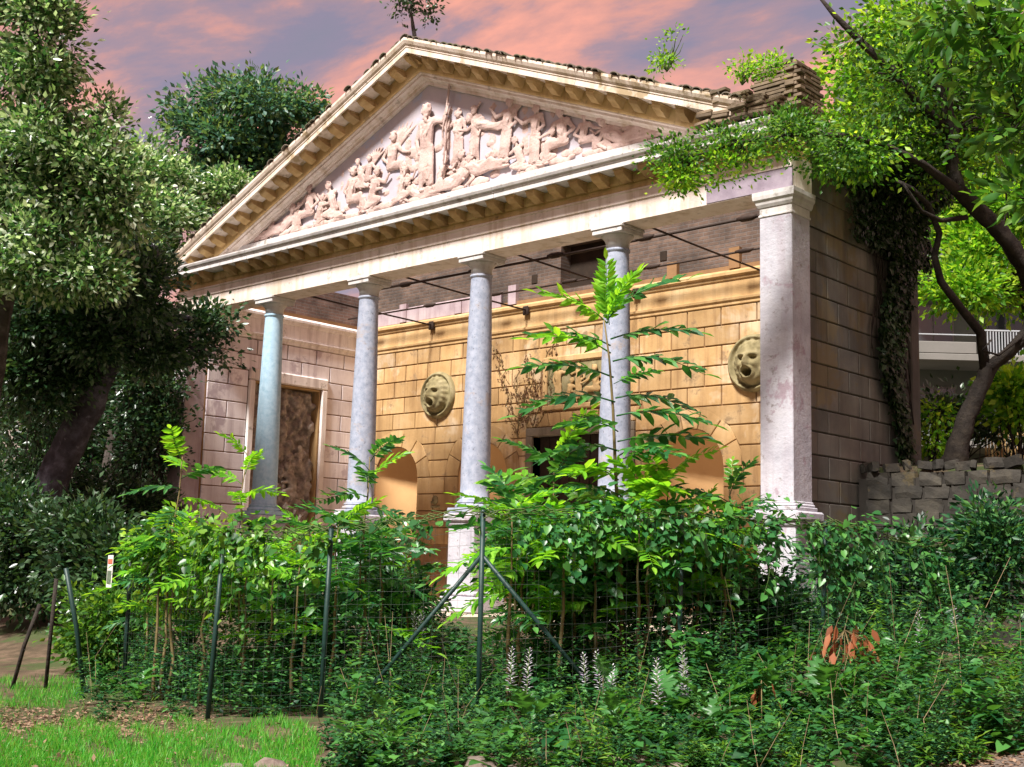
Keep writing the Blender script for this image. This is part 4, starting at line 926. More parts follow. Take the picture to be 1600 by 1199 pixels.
# unseen trees added behind the viewpoint to shade the low growth
for x,y,lab in((2.5,-19.5,'unseen tree added for shade left of the viewpoint'),(9.5,-21.5,'unseen tree added for shade behind the viewpoint'),(15.5,-23.5,'unseen tree added for shade right of the others')):
    g=gz(x,y); tree('added_shade_tree',lab,[(x,y,g),(x+.1,y,g+2.5),(x,y+.1,g+4.5),(x-.1,y,g+6.5)],[.28,.24,.19,.12],M_bark,[(np.array((x+dx_,y+dy_,g+zz)),(rr,rr,rr*.75)) for dx_,dy_,zz,rr in((0,0,9.5,2.2),(2.2,.4,8.2,2.0),(-2.2,-.3,8.4,2.0),(.5,1.5,7.0,1.8),(-.6,-1.6,7.4,1.8))],230,34,.36,.20,LEAF4,F_mid,ntw=40,group='added shade trees out of view')
tree('broadleaf_tree','dense dark tree filling the background behind the leaning trunk',[at(60,900,38),at(70,700,38),at(90,560,38),at(100,480,38)],[.3,.26,.2,.14],M_barkd,
 [ell(40,560,110,90,37),ell(160,600,90,90,37.5),ell(60,720,110,80,37),ell(190,720,70,80,37.5),ell(120,460,100,60,38),ell(120,820,110,60,36.5)],360,48,.42,.22,LEAF4,F_dark,ntw=60,tr=.04)
tree('broadleaf_tree','tree with leaves painted sunlit pale in the gap behind the tall left tree',[at(190,900,40),at(190,600,40),at(180,400,40),at(170,300,40)],[.3,.25,.2,.12],M_bark,
 [ell(120,270,70,60,39),ell(190,330,70,70,39.5),ell(60,330,90,80,39),ell(150,200,45,35,40),ell(220,260,35,35,40)],300,40,.36,.22,LEAF4,F_olive,ntw=80,tr=.04)
# left dark shrubs and the wall behind them
for i,(ells,lab,nc) in enumerate((
 ([ell(60,660,110,60,29),ell(20,770,80,70,28),ell(150,760,70,60,29)],'dark laurel thicket behind the leaning trunk',150),
 ([ell(225,610,50,60,29.5),ell(240,700,45,70,29.5),ell(200,800,60,60,28)],'dark laurel bush between the leaning trunk and the left corner pier',170),
 ([ell(60,880,90,70,23),ell(0,820,60,70,23)],'black shaded bush at the foot of the leaning trunk',150),
 ([ell(130,850,60,70,22),ell(180,900,60,60,21.5)],'dark bush with sunlit leaf tips left of the fence notice',160))):
    c,r=ells[0]; b=Vector((c[0],c[1],gz(c[0],c[1]))); t=empty('laurel_shrub',b,lab,'shrub'); P,_,o=crown('foliage',ells,nc,70,.26,.13,LEAF4,F_dark,t,shell=.5); twigs(t,[b,b+Vector((0,0,.8))],P,.025,M_barkd,50,'stems')
mb=MB(); a=at(-60,700,42); b=at(260,700,40); 
n_=Vector((b.y-a.y,a.x-b.x,0)).normalized()*.3
def wallbox(a,b,z0,z1,th):
    d=(b-a); d.z=0; n=Vector((-d.y,d.x,0)).normalized()*th; q=[a,b,b+n,a+n]
    m=MB(); m.add([(p.x,p.y,z0) for p in q]+[(p.x,p.y,z1) for p in q],[(0,3,2,1),(4,5,6,7),(0,1,5,4),(1,2,6,5),(2,3,7,6),(3,0,4,7)]); return m
wallbox(a,b,-1.95,5.2,.4).put('garden_wall',M_beige,label='pale beige wall glimpsed through the dark thicket at far left',cat='wall')

# ivy on the outer side wall
iv=empty('ivy',(8.6,3.2,4.5),'dark ivy hanging down the shaded outer side wall of the temple','ivy')
n=9000; pos=[];nn=[]
while len(pos)<n:
    y=random.uniform(.6,4.6); z=random.uniform(1.0,6.4)
    top=5.75; c=3.25+.25*math.sin(z*1.7); w=.30+.30*max(0,(z-1.2))/4.5 if z<4.6 else 1.6
    lo=1.0 if abs(y-c)<.25 else 1.6+1.6*abs(y-c)
    if z<4.6 and (abs(y-c)>w*random.uniform(.5,1.15) or z<lo*random.uniform(.9,1.2)): continue
    if z>=4.6 and (y<1.5+random.random()*1.6-(z-4.6)*.3): continue
    xo=8.58 if z<5.6 else 8.62+min(.4,(z-5.6)*1.6)
    pos.append((xo+random.uniform(0,.16)**1,y,z)); nn.append((1,random.gauss(0,.4),.5+random.gauss(0,.4)))
pos=np.array(pos); d=rdir(n)*.6; d[:,2]-=.8; d[:,0]+=.3
o=put('foliage',scatter('foliage',HEART,pos,d,np.array(nn),rng.uniform(.06,.12,n)),F_ivy,iv); o['kind']='stuff'
mb=MB()
for i in range(14):
    y=random.uniform(2.5,4.0); mb.tube([(8.56,y+.15*math.sin(z*3+i),z) for z in np.linspace(6.0,random.uniform(1.5,3),12)],.012,4)
o=mb.put('stems',M_barkd,iv); o['kind']='stuff'

# ================================================================== stone wall on the right
sw_=empty('stone_wall',(8.7,2.0,-1.9),'rough stone retaining wall right of the temple','wall')
mb=MB(); mb.box(8.55,17.5,1.93,2.24,-2.2,.62); mb.put('mortar_core',M_rjoint,sw_)
def stone(w,h,dp,seed):
    bm=bmesh.new(); bmesh.ops.create_cube(bm,size=1); bmesh.ops.subdivide_edges(bm,edges=bm.edges[:],cuts=1,use_grid_fill=True); rs=random.Random(seed)
    for v in bm.verts:
        c=v.co; l=c.length; v.co=Vector((c.x*w,c.y*dp,c.z*h))*(1-.03*(l>.6)-.04*(l>.8)); v.co+=Vector([rs.uniform(-.014,.014) for _ in range(3)])
    me=bpy.data.meshes.new('stone'); bm.to_mesh(me); bm.free(); me.materials.append(M_rubble); return me
ST=[stone(random.uniform(.28,.48),random.uniform(.20,.24),.16,i) for i in range(9)]
STW=[max(v.co.x for v in m.vertices)*2 for m in ST]
for r_ in range(11):
    z=-1.55+r_*.215; x=8.62+random.uniform(0,.1)
    while x<14.6:
        k=random.randrange(9); x+=STW[k]/2+.012
        put('stone',ST[k],None,sw_,mw=Matrix.Translation((x,1.975+random.uniform(-.015,.02),z+random.uniform(-.015,.015)))@Matrix.Rotation(random.uniform(-.02,.02),4,'Y')); x+=STW[k]/2+.012
x=8.62
while x<14.5:      # loose coping
    k=random.randrange(9); sc=random.uniform(.5,.85); m=Matrix.Translation((x,2.05+random.uniform(-.1,.12),.80+random.uniform(-.02,.05)))@Euler((random.uniform(-.2,.2),random.uniform(-.2,.2),random.uniform(0,3))).to_matrix().to_4x4()@Matrix.Scale(sc,4)
    put('coping_stone',ST[k],None,sw_,mw=m); x+=random.uniform(.16,.3)

# ================================================================== apartment building far right
ap=empty('apartment_building',(0,32,0),'concrete apartment building with a railed balcony seen through the right trees','building')
rot=Matrix.Translation(at(1520,560,46))@Matrix.Rotation(YAW,4,'Z')
def apb(name,x0,x1,y0,y1,z0,z1,m,par=None,b=.02): mb=MB(); mb.bbox(x0,x1,y0,y1,z0,z1,b); return put(name,mb.mesh(name),m,par or ap,mw=rot)
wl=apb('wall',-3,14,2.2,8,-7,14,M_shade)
for k,zz in enumerate((-3.3,0,3.3,6.6)):
    s_=apb('balcony_slab',-2.1,12,-.1,2.25,zz-.12,zz+.14,M_concr)
    if zz!=0:
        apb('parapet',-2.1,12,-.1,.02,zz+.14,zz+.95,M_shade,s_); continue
    pl=apb('parapet',-2.1,.12,-.1,.02,.15,.60,M_concr,s_)
    rl=apb('railing',.2,12,-.06,-.01,1.05,1.11,M_rail,s_,.01)
    for i in range(60): x=.22+i*.11; mb=MB(); mb.box(x,x+.035,-.05,-.02,.14,1.05); put('baluster',mb.mesh('b'),M_rail,s_,mw=rot)
    tr_=apb('rail_top',-2.1,.2,-.06,-.01,.85,.90,M_rail,s_,.01)
for k,zz in enumerate((-3.3,0,3.3)):
    for x in(-1.6,1.4,4.6,8):
        f=apb('window',x,x+1.7,2.12,2.21,zz+.2,zz+2.5,M_concr); apb('pane',x+.08,x+.82,2.09,2.12,zz+.3,zz+2.42,M_glass,f,.005); apb('pane',x+.88,x+1.62,2.09,2.12,zz+.3,zz+2.42,M_glass,f,.005)
for x in(2.6,7): apb('pillar',x,x+.28,.0,.28,-7,10,M_concr)
fp=at(1575,685,25); fz=empty('slatted_fence',(fp.x,fp.y,1.2),'low brown slatted fence on the terrace at the right edge','fence')
for i in range(26):
    p=at(1540+i*5,686,25+i*.02); mb=MB(); mb.bbox(p.x-.018,p.x+.018,p.y-.012,p.y+.012,p.z-.45,p.z+.2,.004); mb.put('slat',M_modil,fz)
mb=MB(); mb.tube([at(1540,678,25.03),at(1670,683,25.55)],.02,6); mb.put('rail',M_modil,fz)
for i,(ells,lab,m_,sz) in enumerate((
 ([ell(1480,650,40,40,24),ell(1540,660,40,36,24.5)],'dark bush on the terrace behind the twisted trunk',F_dark,.13),
 ([ell(1590,630,30,40,23),ell(1575,600,25,30,23)],'bright leafy sapling on the terrace at the right edge',F_lime,.16),
 ([ell(1455,690,14,18,22.5),ell(1462,640,10,16,22.5)],'small lime green plant between the temple corner and twisted trunk',F_lime,.12))):
    c,r=ells[0]; b=Vector((c[0],c[1],1.0)); t=empty('terrace_shrub',b,lab,'shrub'); P,_,o=crown('foliage',ells,60 if i<2 else 14,40,.2,sz,LEAF4,m_,t); twigs(t,[b],P,.02,M_barkd,20,'stems')

# ================================================================== wire fence
fpx=[(206,845,16.3),(350,838,13.7),(518,825,13.2),(755,800,12.75),(1065,808,13.3),(1290,818,14.2),(1510,862,15.4)]
FT=[at(*p) for p in fpx]
fe=empty('wire_fence',(FT[3].x,FT[3].y,gz(FT[3].x,FT[3].y)),'green steel post and wire mesh fence overgrown with vines','fence')
for i,p in enumerate(FT):
    g=gz(p.x,p.y); mb=MB(); lean=Vector((random.uniform(-.05,.05),random.uniform(-.05,.05),0)); mb.tube([(p.x+lean.x,p.y+lean.y,g-.1),(p.x,p.y,p.z)],.028,8); mb.ball((p.x,p.y,p.z),.032); mb.put('post',M_post,fe)
def br(a,b): mb=MB(); mb.tube([a,b],.024,8); mb.put('brace',M_post,fe)
c=FT[3]
for q in(FT[2],FT[4]):
    d=(q-c); d.z=0; d.normalize(); e=c+d*1.45; br((c.x,c.y,c.z-.45),(e.x,e.y,gz(e.x,e.y)))
p=FT[0]
for i in range(len(FT)-1):
    a,b=FT[i],FT[i+1]; ga,gb=gz(a.x,a.y),gz(b.x,b.y); mb=MB(); n=max(8,int((b-a).length/.12))
    off=(b-a).cross(Vector((0,0,1))).normalized()*.035
    def wp(t,s): q=a.lerp(b,t); g=ga+(gb-ga)*t; return Vector((q.x,q.y,g+(q.z-.06-g)*s))+off+Vector((.02*math.sin(t*19+s*5),.02*math.cos(t*13),.012*math.sin(t*9)))
    for j in range(15): mb.tube([wp(t,.06+.94*j/14) for t in np.linspace(0,1,7)],.0016,3,cap=False)
    for j in range(n): mb.tube([wp(j/n,0),wp(j/n,.5),wp(j/n,1)],.0013,3,cap=False)
    o=put('wire_mesh',mb.mesh('wire_mesh',False),M_wire,fe)
for i,(u0,v0,u1,v1,lab) in enumerate(((103,888,136,1072,'tilted green fence post at far left'),(88,905,70,1082,'dark upright stake left of the tilted fence post'),(62,945,14,1072,'leaning dark stake at the far left edge'))):
    d_=15.6; a=at(u1,v1,d_); b=at(u0,v0,d_); mb=MB(); mb.tube([a-Vector((0,0,.25)),a.lerp(b,.5),b],.03 if i==0 else .026,8); mb.put('fence_stake',M_post if i==0 else M_barkd,label=lab,cat='stake',group='loose stakes at the left')
sg=empty('notice_sheet',at(177,915,16.1),'small white paper notice with red heading hung on the fence','notice')
ex=(FT[1]-FT[0]).normalized(); o0=at(166,918,16.0)
def quad(name,u0,u1,z0,z1,dy,m): 
    nrm_=ex.cross(Vector((0,0,1))); mb=MB(); 
    vs=[]
    for t_ in(0,.004): vs+=[o0+ex*u+Vector((0,0,1))*z+nrm_*(dy+t_) for u,z in((u0,z0),(u1,z0),(u1,z1),(u0,z1))]
    mb.add(vs,[(0,1,2,3),(4,5,6,7),(0,1,5,4),(1,2,6,5),(2,3,7,6),(3,0,4,7)]); return mb.put(name,m,sg)
quad('sheet',0,.22,0,.42,0,M_paper); quad('red_heading',.03,.2,.31,.37,.006,M_red); quad('dark_picture',.03,.19,.05,.22,.006,M_ink)
#SECTION_UNDER
# ================================================================== ailanthus saplings
def frond_mesh(seed,npair=12,droop=.28,lw=.27):
    rs=np.random.default_rng(seed); V=[];F=[]
    def cur(t): return np.array([t,0.02*math.sin(t*5+seed),.16*t-droop*t*t*1.6])
    pos=[];d=[];nn=[];sz=[]
    for i in range(npair):
        t=.16+.80*i/npair
        for s in(-1,1):
            pos.append(cur(t)+rs.normal(size=3)*.004); d.append((.45+.35*t+rs.normal()*.08,s*1.0,-.25+rs.normal()*.26)); nn.append((rs.normal()*.2,s*.15,1)); sz.append(lw*(1-.45*abs(t-.45)**1.5*2)*rs.uniform(.85,1.1))
    pos.append(cur(.98)); d.append((1,0,-.4)); nn.append((0,0,1)); sz.append(lw*.8)
    tv,tf=LEAF6; pos=np.array(pos); d=nrm(np.array(d)); nn=np.array(nn); sz=np.array(sz).reshape(-1,1,1)
    y=nrm(np.cross(nn,d)); z=np.cross(d,y); VV=pos[:,None]+sz*(tv[None,:,0:1]*d[:,None]+tv[None,:,1:2]*.95*y[:,None]+tv[None,:,2:3]*z[:,None])
    V=VV.reshape(-1,3).tolist(); F=(np.arange(len(pos))[:,None,None]*len(tv)+tf[None]).reshape(-1,3).tolist()
    mb=MB(); mb.add(V,F); mb.tube([cur(t) for t in np.linspace(0,1,7)],[.010,.009,.008,.006,.005,.004,.002],4); return mb.mesh('leaf_frond',False)
FRG=[frond_mesh(i,droop=dr) for i,dr in enumerate((.18,.26,.34,.22,.30))]
for m_ in FRG: m_.materials.append(F_frond)
FRY=[m_.copy() for m_ in FRG]
for m_ in FRY: m_.materials.clear(); m_.materials.append(F_frondy)
def frond(par,p,az,pitch,ln,young=False,rollj=.5):
    m=Matrix.Translation(p)@Matrix.Rotation(az,4,'Z')@Matrix.Rotation(-pitch,4,'Y')@Matrix.Rotation(random.uniform(-rollj,rollj),4,'X')@Matrix.Scale(ln,4)
    put('leaf_frond',random.choice(FRY if young else FRG),None,par,mw=m)
def sapling(label,u,v,dep,ztop_px,nf,ln,young=.15,lean=(0,0),group='ailanthus saplings',low=.35):
    top=at(u,ztop_px+((30 if 700<u<1200 else 52) if low>.5 or ztop_px>740 else 24),dep); nf=nf if low<.5 else nf-3; b=Vector((top.x+lean[0],top.y+lean[1],gz(top.x,top.y)))
    t=empty('ailanthus_sapling',b,label,'sapling',group); pts=wiggle(b,top,6,.02); h=(top-b).length
    mb=MB(); mb.tube(pts,[.026,.024,.021,.018,.014,.010,.006],6); mb.put('stem',M_stem,t)
    az=random.random()*6
    for i in range(nf):
        s=low+(1-low)*((i+.5)/nf)**.8; k=min(5,int(s*6)); p=pts[k].lerp(pts[k+1],s*6-k); az+=2.4+random.uniform(-.3,.3)
        pit=R(random.uniform(-14,22)+(50 if low<.5 else 26)*max(0,s-.82)/.18); frond(t,p,az,pit,ln*random.uniform(.75,1.1)*(1 if s<.9 else .8),random.random()<(young+.5*(s>.9)))
    return t
# the tall one before the fourth column, each frond where the photograph has it
tp=at(940,452,14); bs=at(972,1050,14); bs.z=gz(bs.x,bs.y)
sa=empty('ailanthus_sapling',bs,'tallest ailanthus sapling with tiered fronds in front of the fourth column','sapling','ailanthus saplings')
sp6=[bs,at(972,960,14),at(968,850,14),at(962,740,14),at(958,640,14),at(952,560,14),at(944,500,14)]
mb=MB(); mb.tube(sp6,[.03,.028,.025,.021,.017,.013,.008],7); mb.put('stem',M_stem,sa)
azR=YAW; 
for (u,v,side,ln,pit,yaw,yg) in ((945,505,-1,.78,32,10,1),(945,500,1,.88,40,-10,0),(944,500,1,.70,62,40,1),(944,500,-1,.62,75,-80,1),(946,505,1,.62,55,-60,1),(946,505,-1,.55,80,60,1),(948,508,-1,.5,70,110,1),
  (950,540,-1,.86,14,8,0),(951,552,-1,.86,14,-18,1),(950,530,1,.92,6,5,0),(953,565,1,.93,3,0,0),(955,590,-1,.95,5,5,0),(955,600,1,.55,8,-40,0),(957,628,-1,.98,2,-5,0),(957,622,1,.86,2,12,0),(959,650,1,.96,-2,-8,0),(960,662,-1,.58,5,40,0),(961,690,1,.98,2,15,0),
  (962,705,-1,.95,0,-20,0),(963,720,1,.75,4,-35,0),(964,735,-1,.9,-3,18,0),(965,760,1,.9,-5,25,0),(966,775,-1,.8,6,-30,0),(967,800,1,.7,8,-20,1),(968,820,-1,.7,5,30,0),(963,740,1,.95,6,50,1),(964,750,-1,.9,8,-50,1),(965,770,1,.95,4,-55,1),(966,790,-1,.9,6,60,1),(966,785,1,.8,10,80,1),(962,712,1,.9,4,-60,0),(960,675,-1,.85,4,-45,0),(968,830,1,.8,6,10,0),(968,840,-1,.8,6,-10,1)):
    p=min(sp6,key=lambda q:1)if False else at(u+4,v,14); az=azR+(0 if side>0 else math.pi)+R(yaw)*(1 if side>0 else -1); frond(sa,p,az,R(pit+8),ln*1.12,bool(yg),.35)
for a in (('dark spreading sapling in front of the second column base',578,0,16,690,14,.95,.0),('pale green sapling beside the first column',388,0,15.5,680,14,.65,.85),('leafy sapling in front of the left corner pier',285,0,15.5,690,13,.8,.3),
 ('slender sapling in front of the doorway',866,0,15,690,17,.95,.1),('bushy sapling in front of the right niche',1045,0,14.4,715,12,.9,.6),('sapling leaning against the right corner pier',1140,0,15,735,13,.85,.1),
 ('low sapling at the foot of the third column',812,0,14.4,760,13,.9,.3),('low sapling right of the tallest sapling',1012,0,14,740,16,.9,.6),('low sapling under the left niche',650,0,17,835,8,.7,.1),('small sapling left of the tallest sapling',900,0,14.5,790,10,.8,.4),
 ('low sapling between the first and second columns',485,0,15,790,10,.8,.2),('sapling in the gap at the right corner pier base',1180,0,15,800,8,.6,.2),('yellow green sapling under the relief panel of the left wall',330,0,16,790,9,.65,.6),('low sapling left of the left corner pier',240,0,17,775,10,.7,.3),('small sapling before the doorway foot',835,0,14.8,775,9,.75,.3),('small sapling at the foot of the right niche',1090,0,14.5,780,9,.7,.35),
 ('ferny sapling over the vines right of the corner post',820,0,13.6,800,10,.8,.35),('sapling poking through the vines near the fourth column',930,0,13.8,815,9,.7,.5),('dark sapling rising from the vines left of the second column',530,0,14.5,760,11,.8,.1),
 ('dark sapling below the second column',600,0,15,790,10,.85,.05),('bright sapling at the left end of the vines',270,0,15.5,760,12,.7,.55),('sapling crown low before the first column',430,0,15,800,10,.7,.45),('sapling below the right medallion',1155,0,14.6,815,8,.6,.25)):
    sapling(a[0],a[1],a[2],a[3],a[4],a[5],a[6],a[7])
for lab,u,d_,top,n_,ln,yg in (('ferny clump over the vines just right of the corner post',800,13.3,765,13,.8,.3),('bright ferny clump left of the tallest sapling',880,13.4,785,14,.85,.6),('bright ferny clump right of the tallest sapling',1000,13.6,775,14,.85,.7),('ferny clump before the right niche foot',1060,13.8,780,12,.75,.3),('ferny clump left of the right corner pier base',1130,14,785,12,.7,.3),('yellow green ferny clump at the left end of the fence',255,15.4,800,12,.65,.8),
 ('yellow green ferny clump before the left corner pier base',325,14.8,810,13,.7,.85),('yellow green ferny clump below the first column',390,14.6,790,13,.7,.9),('ferny clump between the first two columns low down',470,14.2,815,11,.65,.5),('dark ferny clump under the second column',570,15,775,13,.9,.0),('dark ferny clump under the left niche',640,15.5,830,9,.7,.0),('pale ferny clump on the pedestal of the fourth column',920,15.5,775,12,.75,.5)):
    sapling(lab,u,0,d_,top,n_,ln,yg,low=.80)
# leafy shrubs between the fence and the temple
for i,(u,v,ru,rv,d,lab,m_) in enumerate(((300,870,80,60,17,'shrub behind the second fence post',F_lime),(420,880,70,60,17.5,'shrub in front of the first column pedestal',F_mid),(560,890,60,50,18,'dark shrub before the second column pedestal',F_herb),(625,930,40,55,17,'dark shrub left of the third column pedestal',F_herb),
 (830,860,60,60,15.5,'shrub right of the third column pedestal',F_vinel),(900,900,60,70,15,'shrub behind the tallest sapling stem',F_mid),(1000,880,60,70,15,'shrub in front of the right niche',F_vinel),(1100,880,60,70,15.5,'shrub left of the right corner pedestal',F_herb),(1200,960,60,50,15,'dark shrub before the right corner pedestal',F_herb),
 (1330,900,70,60,16.5,'dark shrub under the rough stone wall',F_herb),(1430,880,60,50,16.5,'shrub at the foot of the stone wall',F_herb),(1560,850,60,70,15,'bush with hanging leaves at the right edge',F_herb),(160,960,60,60,18,'shrub behind the tilted post',F_mid),(480,960,60,50,16,'low shrub behind the third fence post',F_herb))):
    e=[ell(u,v,ru,rv,d),ell(u+random.uniform(-30,30),v+45,ru*.9,rv*.8,d)]; c=e[0][0]; b=Vector((c[0],c[1],gz(c[0],c[1]))); t=empty('leafy_shrub',b,lab,'shrub','shrubs inside the fence')
    P,_,o=crown('foliage',e,70,55,.17,.105,LEAF6 if i%2 else LEAF4,m_,t,shell=.5); twigs(t,[b,b+Vector((0,0,.4))],P,.012,M_gstem,30,'stems')

# ================================================================== vines on the fence
names=['left end','second','third','fourth','fifth','right end']
labs=['vine curtain left of the second fence post','vine curtain hanging between second and third fence posts','vine strands hanging left of the braced corner post','vine mass right of the braced corner post','thick vine hood before the right corner pedestal','sagging vine at the right end of the fence']
for i in range(len(FT)-1):
    a,b=FT[i],FT[i+1]; t=empty('bindweed_vine',(a+b)/2*1.0-Vector((0,0,2)),labs[i],'vine','vines on the fence'); L_=(b-a).length
    pos=[];d=[];nn=[];sz=[]; mb=MB(); side=(b-a).cross(Vector((0,0,1))).normalized()
    if side.dot(Vector(CAM)-a)<0: side=-side
    ns=int(L_*(12,13,9,14,15,10)[i]); hood=(.20,.22,.14,.22,.26,.22)[i]
    for s in range(ns):
        tt=(s+random.random())/ns; top=a.lerp(b,tt)+Vector((0,0,random.uniform(-.05,.10)-(.10*math.sin(tt*math.pi))))+side*random.uniform(.02,.14)
        dn=math.sin(tt*L_*2.3+i*1.7)+.6*math.sin(tt*L_*5.1+i)
        if dn<(-.7,-.5,.2,-.7,-.9,-.3)[i]: continue
        top.z+=.10*math.sin(tt*L_*3.1+i)
        if i==2 and tt>.66: continue
        r=random.random(); ln=random.uniform(.15,.5) if r<.6 else random.uniform(.5,1.1) if r<.9 else random.uniform(1.1,1.7)
        if i in(2,) and r<.9: ln*=.7
        p=top.copy(); pts=[p.copy()]; drift=Vector((random.gauss(0,.12),random.gauss(0,.12),0)); nl=max(3,int(ln/.042))
        for k in range(nl):
            p=p+Vector((drift.x*.04+random.gauss(0,.012),drift.y*.04+random.gauss(0,.012),-ln/nl)); 
            if k%4==0: pts.append(p.copy())
            for q in range(2 if k<nl*.5 else 1):
                pos.append(p+Vector((random.gauss(0,.05),random.gauss(0,.05),random.gauss(0,.03)))); dd=side*.6+Vector((random.gauss(0,.6),random.gauss(0,.6),-.75+random.gauss(0,.3))); d.append(dd); nn.append(side*.7+Vector((random.gauss(0,.35),random.gauss(0,.35),.7))); sz.append(random.uniform(.055,.115))
        if len(pts)>1: mb.tube(pts,.004,3,cap=False)
    for k in range(int(L_*95)):   # runners along the top
        tt=random.random()
        if math.sin(tt*L_*2.3+i*1.7)+.6*math.sin(tt*L_*5.1+i)<-.6 and random.random()<.7: continue
        if i==2 and tt>.66 and random.random()<.75: continue
        p=a.lerp(b,tt)+Vector((random.gauss(0,.10),random.gauss(0,.10),abs(random.gauss(0,hood*.5))-.06+.10*math.sin(tt*L_*3.1+i))); pos.append(p); d.append(Vector((random.gauss(0,1),random.gauss(0,1),random.gauss(-.2,.5)))); nn.append(Vector((random.gauss(0,.4),random.gauss(0,.4),1))+side*.4); sz.append(random.uniform(.06,.12))
    for k in range(5): mb.tube([a.lerp(b,t_)+Vector((random.gauss(0,.06),random.gauss(0,.06),random.gauss(0,.05))) for t_ in np.linspace(0,1,12)],.006,4)
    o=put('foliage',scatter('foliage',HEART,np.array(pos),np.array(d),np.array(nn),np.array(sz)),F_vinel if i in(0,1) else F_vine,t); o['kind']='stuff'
    o=mb.put('stems',M_gstem,t); o['kind']='stuff'

# ================================================================== low growth in front of the fence
def herbs(name,label,m_,tm,gen,nplant,h,size,per,cat):
    pos=[];d=[];nn=[];sz=[]; st=[]
    for i in range(nplant):
        g=gen()
        if g is None: continue
        p,hh=g; hh*=random.uniform(.6,1.25); lx,ly=random.gauss(0,.18),random.gauss(0,.18)
        for k in range(per):
            s=random.random()**.75; a=random.random()*6.283; r_=(.03+.12*(1-s)*hh)*random.random()
            pos.append((p.x+lx*s*hh+math.cos(a)*r_,p.y+ly*s*hh+math.sin(a)*r_,p.z+s*hh)); d.append((math.cos(a),math.sin(a),.35*random.gauss(0,1)+.1)); nn.append((math.cos(a)*-.3+random.gauss(0,.25),math.sin(a)*-.3+random.gauss(0,.25),1)); sz.append(size*random.uniform(.6,1.35)*(1.1-.4*s))
    return put(name,scatter(name,tm,np.array(pos),np.array(d),np.array(nn),np.array(sz)),m_,label=label,cat=cat,kind='stuff')
def zone(species):
    def f():
        u=random.uniform(120,1640); v=random.uniform(1035,1225)
        if u<505 and v>1118+12*math.sin(u*.05): return None
        if u<330 and v>1090+10*math.sin(u*.07) and random.random()<.6: return None
        if v>1172+(1600-u)*.30 and u>1300: return None
        w=math.sin(u*.021+v*.017)+math.sin(u*.043-v*.05+2)+.7*math.sin(u*.011+v*.09+species*1.3)
        if species==0 and w<-1.5: return None
        if species==1 and w<.5: return None
        if species==2 and not(-1.2<w<.3): return None
        if species==3 and w>-.4: return None
        p=ghit(u,v); near=smooth((1215-v)/150)
        h=.16+.72*near*(.65+.35*math.sin(u*.013+1))+.20*smooth((u-480)/80)
        h*=.78+.30*math.sin(u*.05+v*.03+species)
        if u<480: h*=.75
        if u>1180: h=max(h,.30+.14*math.sin(u*.02))
        return p,h
    return f
herbs('ground_cover','dense low dark green herbs growing along the foot of the fence',F_herb,LEAF4,zone(0),1800,1,.066,34,'herbs')
herbs('nettles','brighter slim leaved weeds rising among the low herbs',F_mid,LEAFN,zone(1),900,1.15,.11,26,'weeds')
herbs('creepers','round heart leaved creepers in patches among the low herbs',F_vine,HEART,zone(2),850,1,.125,18,'creepers')
herbs('pale_weeds','pale green broad leaved weeds in patches among the low herbs',F_broad,LEAF6,zone(3),650,1.1,.15,18,'weeds')
# inside strip behind the fence
def zone2():
    t=random.random(); k=random.randrange(len(FT)-1); p=FT[k].lerp(FT[k+1],t); q=Vector(CAM)-p; q.z=0; q.normalize(); p=p-q*random.uniform(.1,4.2); p.z=gz(p.x,p.y); w=np.array(p)-CAM; uu=800+FPX*w.dot(RG2)/w.dot(FWD); return p,random.uniform(.5,1.15)*(.45 if 665<uu<780 else 1)
herbs('undergrowth','shaded undergrowth between the fence and the temple',F_herb,LEAF4,zone2,1500,1,.08,30,'undergrowth')
# acanthus plants
LB=[]
for i in range(3):
    nv=13; tv=[];tf=[]
    for k in range(nv):
        x=k/(nv-1); w=.30*math.sin(math.pi*min(1,x**.75*.97+.03))*(1. if k%2 else .52)+.012; dz=-.42*x*x+.16*x
        sh=.07 if k%2 else 0
        tv+=[(x,0,dz-.02),(x+sh,w,dz+.05+.03*math.sin(k*2+i)),(x+sh,-w,dz+.05+.03*math.cos(k*2+i))]
    for k in range(nv-1):
        a_=3*k; tf+=[(a_,a_+3,a_+1),(a_+1,a_+3,a_+4),(a_,a_+2,a_+3),(a_+2,a_+5,a_+3)]
    LB.append(mesh_np('broad_leaf',np.array(tv),np.array(tf),True))
    LB[-1].materials.append(F_broad)
def spike(h,seed):
    rs=np.random.default_rng(seed); n=int(26+h*30); pos=[];d=[];nn=[];sz=[]
    for i in range(n):
        s=i/n; a=i*2.4; r=.012; pos.append((math.cos(a)*r,math.sin(a)*r,h*(.38+.62*s))); d.append((math.cos(a),math.sin(a),.25+.6*s)); nn.append((-math.cos(a)*.5,-math.sin(a)*.5,1)); sz.append(.068*(1-.65*s**2)*rs.uniform(.85,1.15))
    me=scatter('flower_spike',LEAF6,np.array(pos),np.array(d),np.array(nn),np.array(sz)); me.materials.append(F_flower); return me
